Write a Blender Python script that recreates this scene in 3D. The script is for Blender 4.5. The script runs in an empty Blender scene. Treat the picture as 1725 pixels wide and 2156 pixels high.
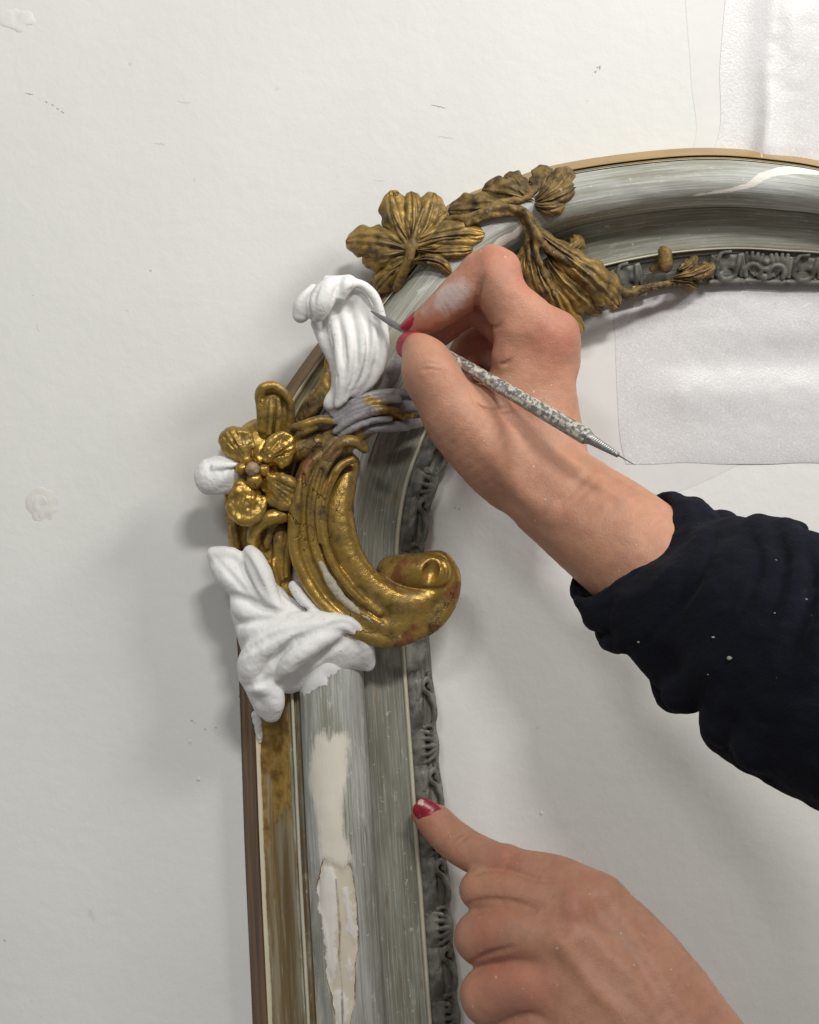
import bpy, math, random
import numpy as np

# ------------------------------------------------------------------ scale
# One unit "px" is 1/1725 of the picture width on the wall plane; the scene is 0.46 m wide there.
S = 0.46 / 1725.0
CX, CY, D = 862.5, 1078.0, 3000.0          # camera axis and its distance from the wall (0.8 m)
scene = bpy.context.scene

# ------------------------------------------------------------------ camera, world, lamps, exposure
cam_d = bpy.data.cameras.new('camera')
cam = bpy.data.objects.new('camera', cam_d)
scene.collection.objects.link(cam)
cam.location = (0, -D * S, 0)
cam.rotation_euler = (math.pi / 2, 0, 0)
cam_d.sensor_fit = 'VERTICAL'
cam_d.sensor_height = 24.0
cam_d.lens = 24.0 * D / 2156.0
cam_d.clip_start = 0.01
cam_d.clip_end = 50
scene.camera = cam

world = bpy.data.worlds.new('World')
scene.world = world
world.use_nodes = True
bgn = world.node_tree.nodes['Background']
bgn.inputs[0].default_value = (1.0, 0.975, 0.95, 1)
bgn.inputs[1].default_value = 0.175


def area_lamp(name, loc, target, sx, sy, watts, color):
    l = bpy.data.lights.new(name, 'AREA')
    l.shape = 'RECTANGLE'
    l.size, l.size_y = sx, sy
    l.energy = watts
    l.color = color
    o = bpy.data.objects.new(name, l)
    scene.collection.objects.link(o)
    o.location = loc
    d = np.array(target, float) - np.array(loc, float)
    from mathutils import Vector
    o.rotation_euler = Vector(d).to_track_quat('-Z', 'Y').to_euler()
    return o


area_lamp('ceiling_lamp', (1.02, -0.72, 0.92), (-0.05, 0, 0.0), 0.42, 0.34, 12.8, (1.0, 0.985, 0.94))
area_lamp('ceiling_lamp', (0.34, -1.30, 0.98), (-0.05, 0, -0.1), 0.30, 0.12, 11.5, (1.0, 0.98, 0.945))
area_lamp('ceiling_lamp', (-0.40, -1.35, 0.80), (-0.10, 0, -0.1), 0.30, 0.12, 4.0, (0.985, 1.0, 0.97))

scene.view_settings.view_transform = 'Standard'
scene.view_settings.look = 'None'
scene.view_settings.exposure = 0.06
scene.view_settings.gamma = 1.0
scene.view_settings.use_curve_mapping = False
scene.cycles.use_denoising = True
scene.cycles.max_bounces = 6

# ------------------------------------------------------------------ geometry helpers
rng = np.random.default_rng(7)


def W(px, py, h):
    """point of the place at height h off the wall (all in px units): X right, Y up, H toward the viewer"""
    px = np.asarray(px, float); py = np.asarray(py, float); h = np.asarray(h, float)
    f = 1.0 - h / D
    return np.stack(np.broadcast_arrays((px - CX) * f, (CY - py) * f, h), -1)


_lat = rng.random((32, 32, 32)).astype(np.float32)


def vnoise(p, scale, seed=0):
    """smooth value noise, -1..1, at points p (n,3)"""
    q = np.asarray(p, float) / scale + seed * 7.31 + 100.0
    i = np.floor(q).astype(int); f = q - i
    f = f * f * (3 - 2 * f)
    out = 0
    for a in (0, 1):
        for b in (0, 1):
            for c in (0, 1):
                w = (f[:, 0] if a else 1 - f[:, 0]) * (f[:, 1] if b else 1 - f[:, 1]) * (f[:, 2] if c else 1 - f[:, 2])
                out = out + w * _lat[(i[:, 0] + a) & 31, (i[:, 1] + b) & 31, (i[:, 2] + c) & 31]
    return out * 2 - 1


def catmull(P, n=6):
    """dense Catmull-Rom curve through the rows of P"""
    P = np.asarray(P, float)
    if len(P) < 3:
        t = np.linspace(0, 1, n + 1)[:, None]
        return P[0] * (1 - t) + P[-1] * t
    Q = np.vstack([2 * P[0] - P[1], P, 2 * P[-1] - P[-2]])
    out = []
    for k in range(len(P) - 1):
        p0, p1, p2, p3 = Q[k:k + 4]
        t = np.linspace(0, 1, n, endpoint=False)[:, None]
        out.append(0.5 * (2 * p1 + (p2 - p0) * t + (2 * p0 - 5 * p1 + 4 * p2 - p3) * t ** 2 + (3 * p1 - p0 - 3 * p2 + p3) * t ** 3))
    out.append(P[-1:])
    return np.vstack(out)


def stroke(pts, n=5):
    """control points (px, py, h, r) -> dense world chain (X, Y, H, r); r is given as it looks at that depth"""
    P = catmull(pts, n)
    w = W(P[:, 0], P[:, 1], P[:, 2])
    r = np.maximum(P[:, 3], 0.5) * (1 - P[:, 2] / D)
    return np.hstack([w, r[:, None]])


def smin(a, b, k):
    if k <= 0:
        return np.minimum(a, b)
    h = np.maximum(k - np.abs(a - b), 0) / k
    return np.minimum(a, b) - h * h * k * 0.25


class Field:
    """a signed distance volume that shapes are blended into, then meshed"""
    def __init__(self, lo, hi, vox):
        self.lo = np.asarray(lo, float); self.vox = float(vox)
        self.n = np.ceil((np.asarray(hi, float) - self.lo) / vox).astype(int) + 1
        self.F = np.full(self.n, 200.0, np.float32)

    def _box(self, lo, hi):
        a = np.clip(np.floor((lo - self.lo) / self.vox).astype(int), 0, self.n)
        b = np.clip(np.ceil((hi - self.lo) / self.vox).astype(int) + 1, 0, self.n)
        return a, b

    def _axes(self, a, b):
        return [(self.lo[i] + self.vox * np.arange(a[i], b[i])).astype(np.float32) for i in range(3)]

    def chain(self, chains, kin, kout, op='add', flat=1.0):
        if isinstance(chains, np.ndarray):
            chains = [chains]
        pad = max(kin, kout) + 4 * self.vox
        allp = np.vstack(chains)
        A, B = self._box((allp[:, :3] - allp[:, 3:]).min(0) - pad, (allp[:, :3] + allp[:, 3:]).max(0) + pad)
        if np.any(B - A < 1):
            return self
        T = np.full(B - A, 200.0, np.float32)
        for C in chains:
            Tc = np.full(B - A, 200.0, np.float32)
            segs = [(C[i], C[i + 1]) for i in range(len(C) - 1)] if len(C) > 1 else [(C[0], C[0])]
            for p, q in segs:
                r = max(p[3], q[3])
                a, b = self._box(np.minimum(p[:3], q[:3]) - r - pad, np.maximum(p[:3], q[:3]) + r + pad)
                a, b = np.maximum(a, A), np.minimum(b, B)
                if np.any(b - a < 1):
                    continue
                x, y, z = self._axes(a, b)
                x = x[:, None, None] - p[0]; y = y[None, :, None] - p[1]; z = z[None, None, :] - p[2]
                d = q[:3] - p[:3]; dd = float(d @ d) + 1e-9
                t = np.clip((x * d[0] + y * d[1] + z * d[2]) / dd, 0, 1)
                e = np.sqrt((x - t * d[0]) ** 2 + (y - t * d[1]) ** 2 + ((z - t * d[2]) / flat) ** 2) - (p[3] + (q[3] - p[3]) * t)
                sl = tuple(slice(a[i] - A[i], b[i] - A[i]) for i in range(3))
                Tc[sl] = np.minimum(Tc[sl], e.astype(np.float32))
            T = smin(T, Tc, kin)
        sl = tuple(slice(A[i], B[i]) for i in range(3))
        if op == 'add':
            self.F[sl] = smin(self.F[sl], T, kout)
        else:
            self.F[sl] = -smin(-self.F[sl], T, kout)
        return self

    def add(self, pts, k=10, n=5, flat=1.0):
        return self.chain(stroke(pts, n), 0, k, 'add', flat)

    def cut(self, pts, k=6, n=5, flat=1.0):
        return self.chain(stroke(pts, n), 0, k, 'sub', flat)

    def plane(self, c, n, k=4):
        """keep only the side of the plane that n points away from"""
        x, y, z = self._axes((0, 0, 0), self.n)
        n = np.asarray(n, float) / np.linalg.norm(n)
        d = ((x - c[0]) * n[0])[:, None, None] + ((y - c[1]) * n[1])[None, :, None] + ((z - c[2]) * n[2])[None, None, :]
        self.F = (-smin(-self.F, -d.astype(np.float32), k)).astype(np.float32)
        return self

    def ellipsoid(self, c, axes, radii, k=10, op='add'):
        """c world px coords, axes 3x3 rows, radii"""
        R = max(radii) + k + 4 * self.vox
        c = np.asarray(c, float)
        a, b = self._box(c - R, c + R)
        x, y, z = self._axes(a, b)
        G = np.stack(np.meshgrid(x - c[0], y - c[1], z - c[2], indexing='ij'), -1)
        q = G @ np.asarray(axes, np.float32).T
        r = np.asarray(radii, np.float32)
        k0 = np.linalg.norm(q / r, axis=-1); k1 = np.linalg.norm(q / (r * r), axis=-1) + 1e-6
        d = (k0 * (k0 - 1) / k1).astype(np.float32)
        sl = tuple(slice(a[i], b[i]) for i in range(3))
        if op == 'add':
            self.F[sl] = smin(self.F[sl], d, k)
        else:
            self.F[sl] = -smin(-self.F[sl], d, k)
        return self

    def sample(self, p):
        q = np.clip((np.asarray(p, float) - self.lo) / self.vox, 0, self.n - 1.001)
        i = np.floor(q).astype(int); f = q - i
        out = 0
        for a in (0, 1):
            for b in (0, 1):
                for c in (0, 1):
                    w = (f[..., 0] if a else 1 - f[..., 0]) * (f[..., 1] if b else 1 - f[..., 1]) * (f[..., 2] if c else 1 - f[..., 2])
                    out = out + w * self.F[i[..., 0] + a, i[..., 1] + b, i[..., 2] + c]
        return out

    def mesh(self):
        F = self.F
        F[0], F[-1], F[:, 0], F[:, -1], F[:, :, 0], F[:, :, -1] = 5, 5, 5, 5, 5, 5
        neg = F < 0
        nx, ny, nz = F.shape
        cnt = np.zeros((nx - 1, ny - 1, nz - 1), np.int8)
        for a in (0, 1):
            for b in (0, 1):
                for c in (0, 1):
                    cnt += neg[a:nx - 1 + a, b:ny - 1 + b, c:nz - 1 + c]
        act = (cnt > 0) & (cnt < 8)
        idx = np.argwhere(act)
        vid = np.full(act.shape, -1, np.int64)
        vid[act] = np.arange(len(idx))
        pos = np.zeros((len(idx), 3)); num = np.zeros(len(idx))
        corners = [(a, b, c) for a in (0, 1) for b in (0, 1) for c in (0, 1)]
        val = {c: F[idx[:, 0] + c[0], idx[:, 1] + c[1], idx[:, 2] + c[2]].astype(float) for c in corners}
        for c in corners:
            for ax in range(3):
                if c[ax] == 0:
                    e = list(c); e[ax] = 1; e = tuple(e)
                    v0, v1 = val[c], val[e]
                    m = (v0 < 0) != (v1 < 0)
                    t = np.where(m, v0 / np.where(m, v0 - v1, 1), 0)
                    pt = np.repeat(np.array(c, float)[None], len(idx), 0)
                    pt[:, ax] += t
                    pos[m] += pt[m]; num[m] += 1
        V = self.lo + self.vox * (idx + pos / num[:, None])
        quads = []
        for ax in range(3):
            u, v = [(1, 2), (2, 0), (0, 1)][ax]
            s0 = [slice(None)] * 3; s1 = [slice(None)] * 3
            s0[ax] = slice(0, -1); s1[ax] = slice(1, None)
            n0 = neg[tuple(s0)]; n1 = neg[tuple(s1)]
            for flip, m in ((False, n0 & ~n1), (True, ~n0 & n1)):
                I = np.argwhere(m)
                I = I[(I[:, u] > 0) & (I[:, v] > 0)]
                if not len(I):
                    continue
                def g(du, dv):
                    J = I.copy(); J[:, u] += du; J[:, v] += dv
                    return vid[J[:, 0], J[:, 1], J[:, 2]]
                q = np.stack([g(-1, -1), g(0, -1), g(0, 0), g(-1, 0)], 1)
                quads.append(q[:, ::-1] if flip else q)
        return V, np.vstack(quads)


def front_h(F, px, py, h0=900.0):
    """height of the surface of field F seen at a picture point"""
    hs = np.arange(h0, 0, -1.5)
    v = F.sample(W(np.full_like(hs, px), np.full_like(hs, py), hs))
    k = np.argmax(v < 0)
    return hs[k] if v[k] < 0 else None


def crease(F, pts, r=2.6, depth=0.35, k=4):
    """groove along picture points lying on the surface"""
    P = catmull(np.array(pts, float), 6)
    out = []
    for x, y in P:
        h = front_h(F, x, y)
        if h is not None:
            f = 1 - h / D
            out.append(list(W(x, y, h + r * (1 - 2 * depth))) + [r * f])
    if len(out) > 2:
        out = np.array(out)
        t = np.sin(np.pi * np.linspace(0.04, 0.96, len(out))) ** 0.7      # fades out at both ends
        n = np.array([0, 0, 1.0])
        out[:, :3] += (out[:, 3] * (1 - t))[:, None] * n * 1.3
        out[:, 3] *= 0.35 + 0.65 * t
        F.chain(out, 0, k, 'sub')


def ridge(F, pts, r=10, sink=6, k=14):
    P = catmull(np.array(pts, float), 5)
    out = []
    for x, y in P:
        h = front_h(F, x, y)
        if h is not None:
            out.append(list(W(x, y, h - sink)) + [r])
    if len(out) > 2:
        out = np.array(out)
        t = np.sin(np.pi * np.linspace(0.03, 0.97, len(out)))
        out[:, 2] -= r * (1 - t)
        F.chain(out, 0, k, 'add')


def vnormals(V, Q):
    a = V[Q[:, 2]] - V[Q[:, 0]]; b = V[Q[:, 3]] - V[Q[:, 1]]
    n = np.cross(a, b)
    N = np.zeros_like(V)
    for c in range(4):
        np.add.at(N, Q[:, c], n)
    return N / (np.linalg.norm(N, axis=1, keepdims=True) + 1e-9)


def to_world(P):
    P = np.asarray(P, float)
    return np.stack([P[:, 0] * S, -P[:, 2] * S, P[:, 1] * S], 1)


def mesh_data(name, V, faces, mat=None, uv=None, attrs=None, base=(0, 0, 0), smooth=True):
    me = bpy.data.meshes.new(name)
    VW = to_world(V) - np.asarray(base, float)
    faces = np.asarray(faces)
    nf, k = faces.shape
    me.vertices.add(len(VW)); me.vertices.foreach_set('co', VW.astype(np.float32).ravel())
    me.loops.add(nf * k); me.loops.foreach_set('vertex_index', faces.astype(np.int32).ravel())
    me.polygons.add(nf)
    me.polygons.foreach_set('loop_start', np.arange(0, nf * k, k, dtype=np.int32))
    me.polygons.foreach_set('loop_total', np.full(nf, k, np.int32))
    me.polygons.foreach_set('use_smooth', np.full(nf, smooth, bool))
    me.update(calc_edges=True)
    me.validate()
    if uv is not None:
        ul = me.uv_layers.new(name='UVMap')
        ul.data.foreach_set('uv', np.asarray(uv, np.float32)[faces.ravel()].ravel())
    for an, av in (attrs or {}).items():
        at = me.attributes.new(an, 'FLOAT', 'POINT')
        at.data.foreach_set('value', np.asarray(av, np.float32))
    if mat is not None:
        me.materials.append(mat)
    return me


def link(name, me, parent=None, base=(0, 0, 0)):
    o = bpy.data.objects.new(name, me)
    scene.collection.objects.link(o)
    if parent is None:
        o.location = base
    else:
        o.parent = parent
    return o


def part(name, V, faces, mat, parent=None, base=(0, 0, 0), uv=None, attrs=None, smooth=True, label=None):
    o = link(name, mesh_data(name, V, faces, mat, uv, attrs, base, smooth), parent, base)
    if label:
        o['label'] = label
    return o


def tag(o, label, cat, group=None):
    o['label'] = label; o['category'] = cat
    if group:
        o['group'] = group
    return o


def empty(name, base):
    o = bpy.data.objects.new(name, None)
    scene.collection.objects.link(o)
    o.location = base
    o.empty_display_size = 0.02
    return o


def grid_faces(nu, nv, wrap_v=False):
    i = np.arange(nu - 1)[:, None]
    j = np.arange(nv if wrap_v else nv - 1)[None, :]
    j2 = (j + 1) % nv
    return np.stack([(i * nv + j), (i + 1) * nv + j, (i + 1) * nv + j2, i * nv + j2], -1).reshape(-1, 4)


def poly_sd(px, py, poly):
    """signed distance (negative inside) from points to a polygon, all in px"""
    poly = np.asarray(poly, float)
    x, y = px.ravel(), py.ravel()
    d = np.full(x.shape, 1e9); inside = np.zeros(x.shape, bool)
    n = len(poly)
    for i in range(n):
        a, b = poly[i], poly[(i + 1) % n]
        e = b - a
        t = np.clip(((x - a[0]) * e[0] + (y - a[1]) * e[1]) / (e @ e + 1e-9), 0, 1)
        d = np.minimum(d, np.hypot(x - a[0] - t * e[0], y - a[1] - t * e[1]))
        c = (a[1] > y) != (b[1] > y)
        with np.errstate(divide='ignore', invalid='ignore'):
            xi = a[0] + (y - a[1]) * e[0] / (e[1] if abs(e[1]) > 1e-9 else 1e-9)
        inside ^= c & (x < xi)
    return np.where(inside, -d, d).reshape(px.shape)


def line_d(px, py, line):
    line = np.asarray(line, float)
    d = np.full(px.shape, 1e9)
    for a, b in zip(line[:-1], line[1:]):
        e = b - a
        t = np.clip(((px - a[0]) * e[0] + (py - a[1]) * e[1]) / (e @ e + 1e-9), 0, 1)
        d = np.minimum(d, np.hypot(px - a[0] - t * e[0], py - a[1] - t * e[1]))
    return d


# ------------------------------------------------------------------ material helper
class Mat:
    def __init__(self, name):
        self.m = bpy.data.materials.new(name)
        self.m.use_nodes = True
        self.t = self.m.node_tree
        self.b = self.t.nodes['Principled BSDF']
        self._c = None

    def node(self, kind, **kw):
        n = self.t.nodes.new(kind)
        for k, v in kw.items():
            setattr(n, k, v)
        return n

    def ln(self, a, b):
        self.t.links.new(a, b)

    def put(self, sock, v):
        if isinstance(v, (int, float)):
            sock.default_value = v
        elif isinstance(v, (tuple, list)):
            sock.default_value = tuple(v) + ((1,) if len(v) == 3 and sock.type == 'RGBA' else ())
        else:
            self.ln(v, sock)

    def coord(self, kind='Object'):
        if self._c is None:
            self._c = self.node('ShaderNodeTexCoord')
        return self._c.outputs[kind]

    def mapped(self, scale=(1, 1, 1), kind='Object', loc=(0, 0, 0)):
        n = self.node('ShaderNodeMapping')
        self.ln(self.coord(kind), n.inputs[0])
        n.inputs['Scale'].default_value = scale
        n.inputs['Location'].default_value = loc
        return n.outputs[0]

    def noise(self, scale, detail=4, rough=0.55, vec=None, dist=0.0):
        n = self.node('ShaderNodeTexNoise')
        self.ln(vec if vec is not None else self.coord(), n.inputs['Vector'])
        n.inputs['Scale'].default_value = scale
        n.inputs['Detail'].default_value = detail
        n.inputs['Roughness'].default_value = rough
        n.inputs['Distortion'].default_value = dist
        return n.outputs['Fac']

    def voronoi(self, scale, vec=None, feature='F1'):
        n = self.node('ShaderNodeTexVoronoi', feature=feature)
        self.ln(vec if vec is not None else self.coord(), n.inputs['Vector'])
        n.inputs['Scale'].default_value = scale
        return n.outputs['Distance']

    def math(self, op, a, b=0.0, c=0.0, clamp=False):
        n = self.node('ShaderNodeMath', operation=op, use_clamp=clamp)
        for s, v in zip(n.inputs, (a, b, c)):
            self.put(s, v)
        return n.outputs[0]

    def step(self, x, lo, hi):
        """0 below lo, 1 above hi (lo > hi reverses)"""
        n = self.node('ShaderNodeMapRange', interpolation_type='SMOOTHSTEP')
        self.put(n.inputs['Value'], x)
        if lo > hi:
            n.inputs['From Min'].default_value, n.inputs['From Max'].default_value = hi, lo
            n.inputs['To Min'].default_value, n.inputs['To Max'].default_value = 1, 0
        else:
            n.inputs['From Min'].default_value, n.inputs['From Max'].default_value = lo, hi
        return n.outputs['Result']

    def mix(self, f, a, b):
        n = self.node('ShaderNodeMix', data_type='RGBA')
        self.put(n.inputs[0], f)
        self.put(n.inputs[6], a)
        self.put(n.inputs[7], b)
        return n.outputs[2]

    def attr(self, name):
        n = self.node('ShaderNodeAttribute', attribute_name=name)
        return n.outputs['Fac']

    def uv(self):
        n = self.node('ShaderNodeSeparateXYZ')
        self.ln(self.coord('UV'), n.inputs[0])
        return n.outputs[0], n.outputs[1]

    def bump(self, h, strength=0.3, dist=0.001, normal=None):
        n = self.node('ShaderNodeBump')
        n.inputs['Strength'].default_value = strength
        n.inputs['Distance'].default_value = dist
        self.ln(h, n.inputs['Height'])
        if normal is not None:
            self.ln(normal, n.inputs['Normal'])
        return n.outputs[0]

    def out(self, color=None, rough=None, metal=None, normal=None, **kw):
        for k, v in (('Base Color', color), ('Roughness', rough), ('Metallic', metal), ('Normal', normal)):
            if v is not None:
                self.put(self.b.inputs[k], v)
        for k, v in kw.items():
            self.put(self.b.inputs[k.replace('_', ' ')], v)
        return self.m

# ------------------------------------------------------------------ materials
def mat_wall():
    m = Mat('painted_plaster')
    n1 = m.noise(9, 4); n2 = m.noise(420, 3, 0.6); n3 = m.noise(120, 3, 0.5); n4 = m.noise(45, 2)
    col = m.mix(m.step(n1, 0.3, 0.7), (0.705, 0.705, 0.680), (0.74, 0.735, 0.71))
    spot = m.step(m.noise(60, 1, 0.4, m.mapped((1, 1, 1), loc=(3, 1, 7))), 0.77, 0.80)
    col = m.mix(m.math('MULTIPLY', spot, 0.25), col, (0.45, 0.44, 0.42))
    h = m.math('ADD', m.math('MULTIPLY', n2, 0.3), m.math('ADD', m.math('MULTIPLY', n3, 0.9), m.math('MULTIPLY', n4, 0.8)))
    return m.out(col, 0.55, normal=m.bump(h, 0.28, 0.0010), Specular_IOR_Level=0.3)


def mat_flat(name, col, rough=0.8, bump=0.2, scale=300, var=0.12):
    m = Mat(name)
    n = m.noise(scale, 4)
    lo = tuple(c * (1 - var) for c in col); hi = tuple(min(1, c * (1 + var)) for c in col)
    return m.out(m.mix(n, lo, hi), rough, normal=m.bump(n, bump, 0.0006))


def mat_plaster():
    m = Mat('white_plaster')
    n = m.noise(60, 5, 0.6); f = m.noise(500, 3)
    col = m.mix(m.step(n, 0.35, 0.7), (0.79, 0.785, 0.765), (0.85, 0.845, 0.83))
    col = m.mix(m.math('MULTIPLY', m.step(m.noise(150, 4, 0.6), 0.66, 0.74), 0.35), col, (0.55, 0.53, 0.50))
    stv = m.noise(1, 5, 0.6, m.mapped((420, 420, 60)), 0.8)
    col = m.mix(m.math('MULTIPLY', m.step(stv, 0.62, 0.78), 0.30), col, (0.50, 0.495, 0.48))
    pin = m.step(m.voronoi(170, m.mapped(loc=(3, 3, 3))), 0.10, 0.05)
    col = m.mix(m.math('MULTIPLY', pin, 0.4), col, (0.42, 0.40, 0.37))
    h = m.math('ADD', m.math('MULTIPLY', m.noise(110, 5, 0.6), 1.0), m.math('ADD', m.math('MULTIPLY', stv, 0.5), m.math('ADD', m.math('MULTIPLY', f, 0.25), m.math('MULTIPLY', pin, -0.6))))
    return m.out(col, 0.62, normal=m.bump(h, 0.45, 0.0012), Specular_IOR_Level=0.35)


def mat_gold(name, patina, red=0.1, silver=0.0, pale_edges=0.0, rough=0.33):
    """worn water gilding: bright leaf, brown patina, red bole and gesso rubbed through"""
    m = Mat(name)
    n1 = m.noise(30, 5, 0.58, None, 0.5); n2 = m.noise(150, 6, 0.66); n3 = m.noise(500, 3)
    big = m.math('ADD', m.math('MULTIPLY', n1, 0.78), m.math('MULTIPLY', n2, 0.22))
    gold = m.mix(n2, (0.46, 0.28, 0.050), (0.72, 0.48, 0.125))
    brown = m.mix(m.step(n2, 0.3, 0.7), (0.065, 0.041, 0.015), (0.19, 0.125, 0.046))
    thr = 0.36 + 0.27 * patina
    pf = m.math('ADD', m.math('MULTIPLY', m.step(big, thr + 0.17, thr - 0.15), 0.85), m.math('MULTIPLY', m.step(n2, 0.60, 0.30), 0.15 * (0.4 + patina)), clamp=True)
    pf = m.math('MAXIMUM', pf, min(0.8, patina * 0.45))
    col = m.mix(pf, gold, brown)
    rd = m.math('MULTIPLY', m.step(m.noise(52, 5, 0.6, m.mapped(loc=(5, 2, 1))), 0.63 - red * 0.25, 0.70 - red * 0.2), 0.75)
    col = m.mix(rd, col, (0.17, 0.045, 0.022))
    metal = m.math('MULTIPLY', m.math('SUBTRACT', 1.0, pf), m.math('SUBTRACT', 1.0, rd))
    if silver > 0:
        sf = m.step(m.noise(45, 5, 0.6, m.mapped(loc=(1, 8, 3))), 0.66 - silver * 0.5, 0.74 - silver * 0.45)
        col = m.mix(m.math('MULTIPLY', sf, 0.85), col, m.mix(n2, (0.15, 0.145, 0.16), (0.46, 0.46, 0.49)))
        metal = m.math('MULTIPLY', metal, m.math('SUBTRACT', 1.0, sf))
    geo = m.node('ShaderNodeNewGeometry')
    ed = m.step(m.math('ADD', geo.outputs['Pointiness'], m.math('MULTIPLY', m.math('SUBTRACT', n2, 0.5), 0.12)), 0.545, 0.60)
    col = m.mix(m.math('MULTIPLY', ed, 0.15 + pale_edges), col, (0.52, 0.46, 0.36))
    dust = m.step(m.noise(330, 2, 0.5), 0.71, 0.76)
    col = m.mix(m.math('MULTIPLY', dust, 0.55), col, (0.6, 0.56, 0.48))
    cr = m.math('ABSOLUTE', m.math('SUBTRACT', m.noise(48, 4, 0.5, m.mapped(loc=(8, 3, 6)), 0.6), 0.5))
    crk = m.math('MULTIPLY', m.step(cr, 0.010, 0.003), m.step(m.noise(26, 2), 0.5, 0.6))
    col = m.mix(m.math('MULTIPLY', crk, 0.8), col, (0.03, 0.02, 0.012))
    h = m.math('ADD', m.math('MULTIPLY', n2, 0.8), m.math('ADD', m.math('MULTIPLY', n3, 0.25), m.math('MULTIPLY', crk, -0.5)))
    ro = m.math('ADD', rough, m.math('MULTIPLY', pf, 0.22))
    return m.out(col, ro, m.math('ADD', 0.06, m.math('MULTIPLY', metal, 0.86)), m.bump(h, 0.6, 0.0012), Specular_IOR_Level=0.4)


def mat_paint(name, a, b, pale, gold=0.0, kind='plain', rough=0.68):
    """brushed distemper with streaks running along the moulding (UV: u along, v across, in 100 px)"""
    m = Mat(name)
    u, v = m.uv()
    st = m.noise(1, 6, 0.62, m.mapped((0.32, 15, 1), 'UV'), 0.4)
    st2 = m.noise(1, 6, 0.7, m.mapped((0.6, 30, 1), 'UV', (4, 2, 0)), 0.5)
    ch = m.noise(1, 6, 0.72, m.mapped((1.3, 4.5, 1), 'UV', (6, 6, 0)), 1.0)
    bl = m.noise(1, 4, 0.5, m.mapped((0.35, 1.6, 1), 'UV', (9, 5, 0)))
    col = m.mix(m.step(m.math('ADD', m.math('MULTIPLY', bl, 0.75), m.math('MULTIPLY', st, 0.5)), 0.45, 0.82), a, b)
    col = m.mix(m.math('MULTIPLY', m.step(m.math('ADD', st2, m.math('MULTIPLY', bl, 0.25)), 0.58, 0.76), 0.42), col, pale)
    dk = m.math('MULTIPLY', m.step(m.noise(1, 5, 0.6, m.mapped((0.5, 24, 1), 'UV', (1, 7, 0))), 0.42, 0.28), 0.6)
    col = m.mix(dk, col, tuple(c * 0.45 for c in a))
    if gold:
        gl = m.step(m.noise(1, 5, 0.6, m.mapped((0.7, 6, 1), 'UV', (2, 3, 0))), 0.62 - gold * 0.4, 0.78 - gold * 0.4)
        col = m.mix(m.math('MULTIPLY', gl, 0.8), col, (0.22, 0.135, 0.045))
    chalk = m.math('MULTIPLY', m.step(m.math('ADD', ch, m.math('MULTIPLY', m.math('SUBTRACT', st2, 0.5), 0.6)), 0.57, 0.72), 0.55)
    col = m.mix(chalk, col, pale)
    bits = m.step(m.noise(300, 2, 0.5), 0.69, 0.74)
    col = m.mix(m.math('MULTIPLY', bits, 0.6), col, (0.62, 0.61, 0.55))
    h = m.math('ADD', m.math('MULTIPLY', st2, 0.8), m.math('MULTIPLY', m.noise(300, 3), 0.3))
    ro = rough
    if kind == 'torus':
        rag = m.math('MULTIPLY', m.math('SUBTRACT', m.noise(1, 6, 0.72, m.mapped((0.9, 11, 1), 'UV')), 0.5), 42.0)
        fine = m.math('MULTIPLY', m.math('SUBTRACT', m.noise(160, 6, 0.68), 0.5), 13.0)
        # sanded cream fill, feathered along the grain
        sd = m.math('ADD', m.attr('cream'), m.math('ADD', rag, fine))
        cream = m.mix(m.noise(70, 4), (0.70, 0.655, 0.55), (0.78, 0.745, 0.655))
        cmask = m.step(sd, 9.0, -7.0)
        col = m.mix(cmask, col, cream)
        # the open loss below it: bare ground with a brown broken rim
        sl = m.math('ADD', m.attr('loss'), fine)
        ground = m.mix(m.noise(120, 6, 0.7), (0.60, 0.52, 0.39), (0.76, 0.71, 0.60))
        col = m.mix(m.step(sl, 0.6, -0.6), col, ground)
        rim = m.math('MULTIPLY', m.step(m.math('ABSOLUTE', m.math('ADD', sl, 0.5)), 1.8, 0.4), m.step(m.noise(70, 3), 0.38, 0.62))
        rim = m.math('MULTIPLY', rim, m.math('SUBTRACT', 1.0, cmask))
        col = m.mix(rim, col, (0.17, 0.085, 0.04))
        fill = m.step(m.math('ADD', m.attr('fill'), m.math('MULTIPLY', fine, 3.2)), 1.5, -1.5)
        col = m.mix(fill, col, (0.77, 0.745, 0.69))
        al = m.step(m.math('ADD', m.attr('archloss'), m.math('MULTIPLY', fine, 0.7)), 1.2, -1.2)
        col = m.mix(al, col, (0.76, 0.725, 0.66))
        ck = m.step(m.math('ADD', m.attr('crack'), m.math('MULTIPLY', fine, 0.5)), 3.2, 0.6)
        col = m.mix(m.math('MULTIPLY', ck, 0.75), col, (0.21, 0.12, 0.085))
        # wet plaster smeared over the end of the moulding
        sw = m.step(m.math('ADD', m.attr('smear'), m.math('ADD', m.math('MULTIPLY', rag, 0.6), m.math('MULTIPLY', fine, 2.6))), 2.0, -2.0)
        col = m.mix(sw, col, (0.81, 0.805, 0.78))
        h = m.math('ADD', h, m.math('ADD', m.math('MULTIPLY', sw, 1.1), m.math('MULTIPLY', rim, -1.0)))
    elif kind == 'smear':
        fine = m.math('MULTIPLY', m.math('SUBTRACT', m.noise(140, 6, 0.65), 0.5), 60.0)
        sw = m.math('MULTIPLY', m.step(m.math('ADD', m.attr('smear'), fine), 12.0, -12.0), 0.75)
        col = m.mix(sw, col, (0.60, 0.585, 0.535))
    return m.out(col, ro, normal=m.bump(h, 0.4, 0.0009), Specular_IOR_Level=0.22)


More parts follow.
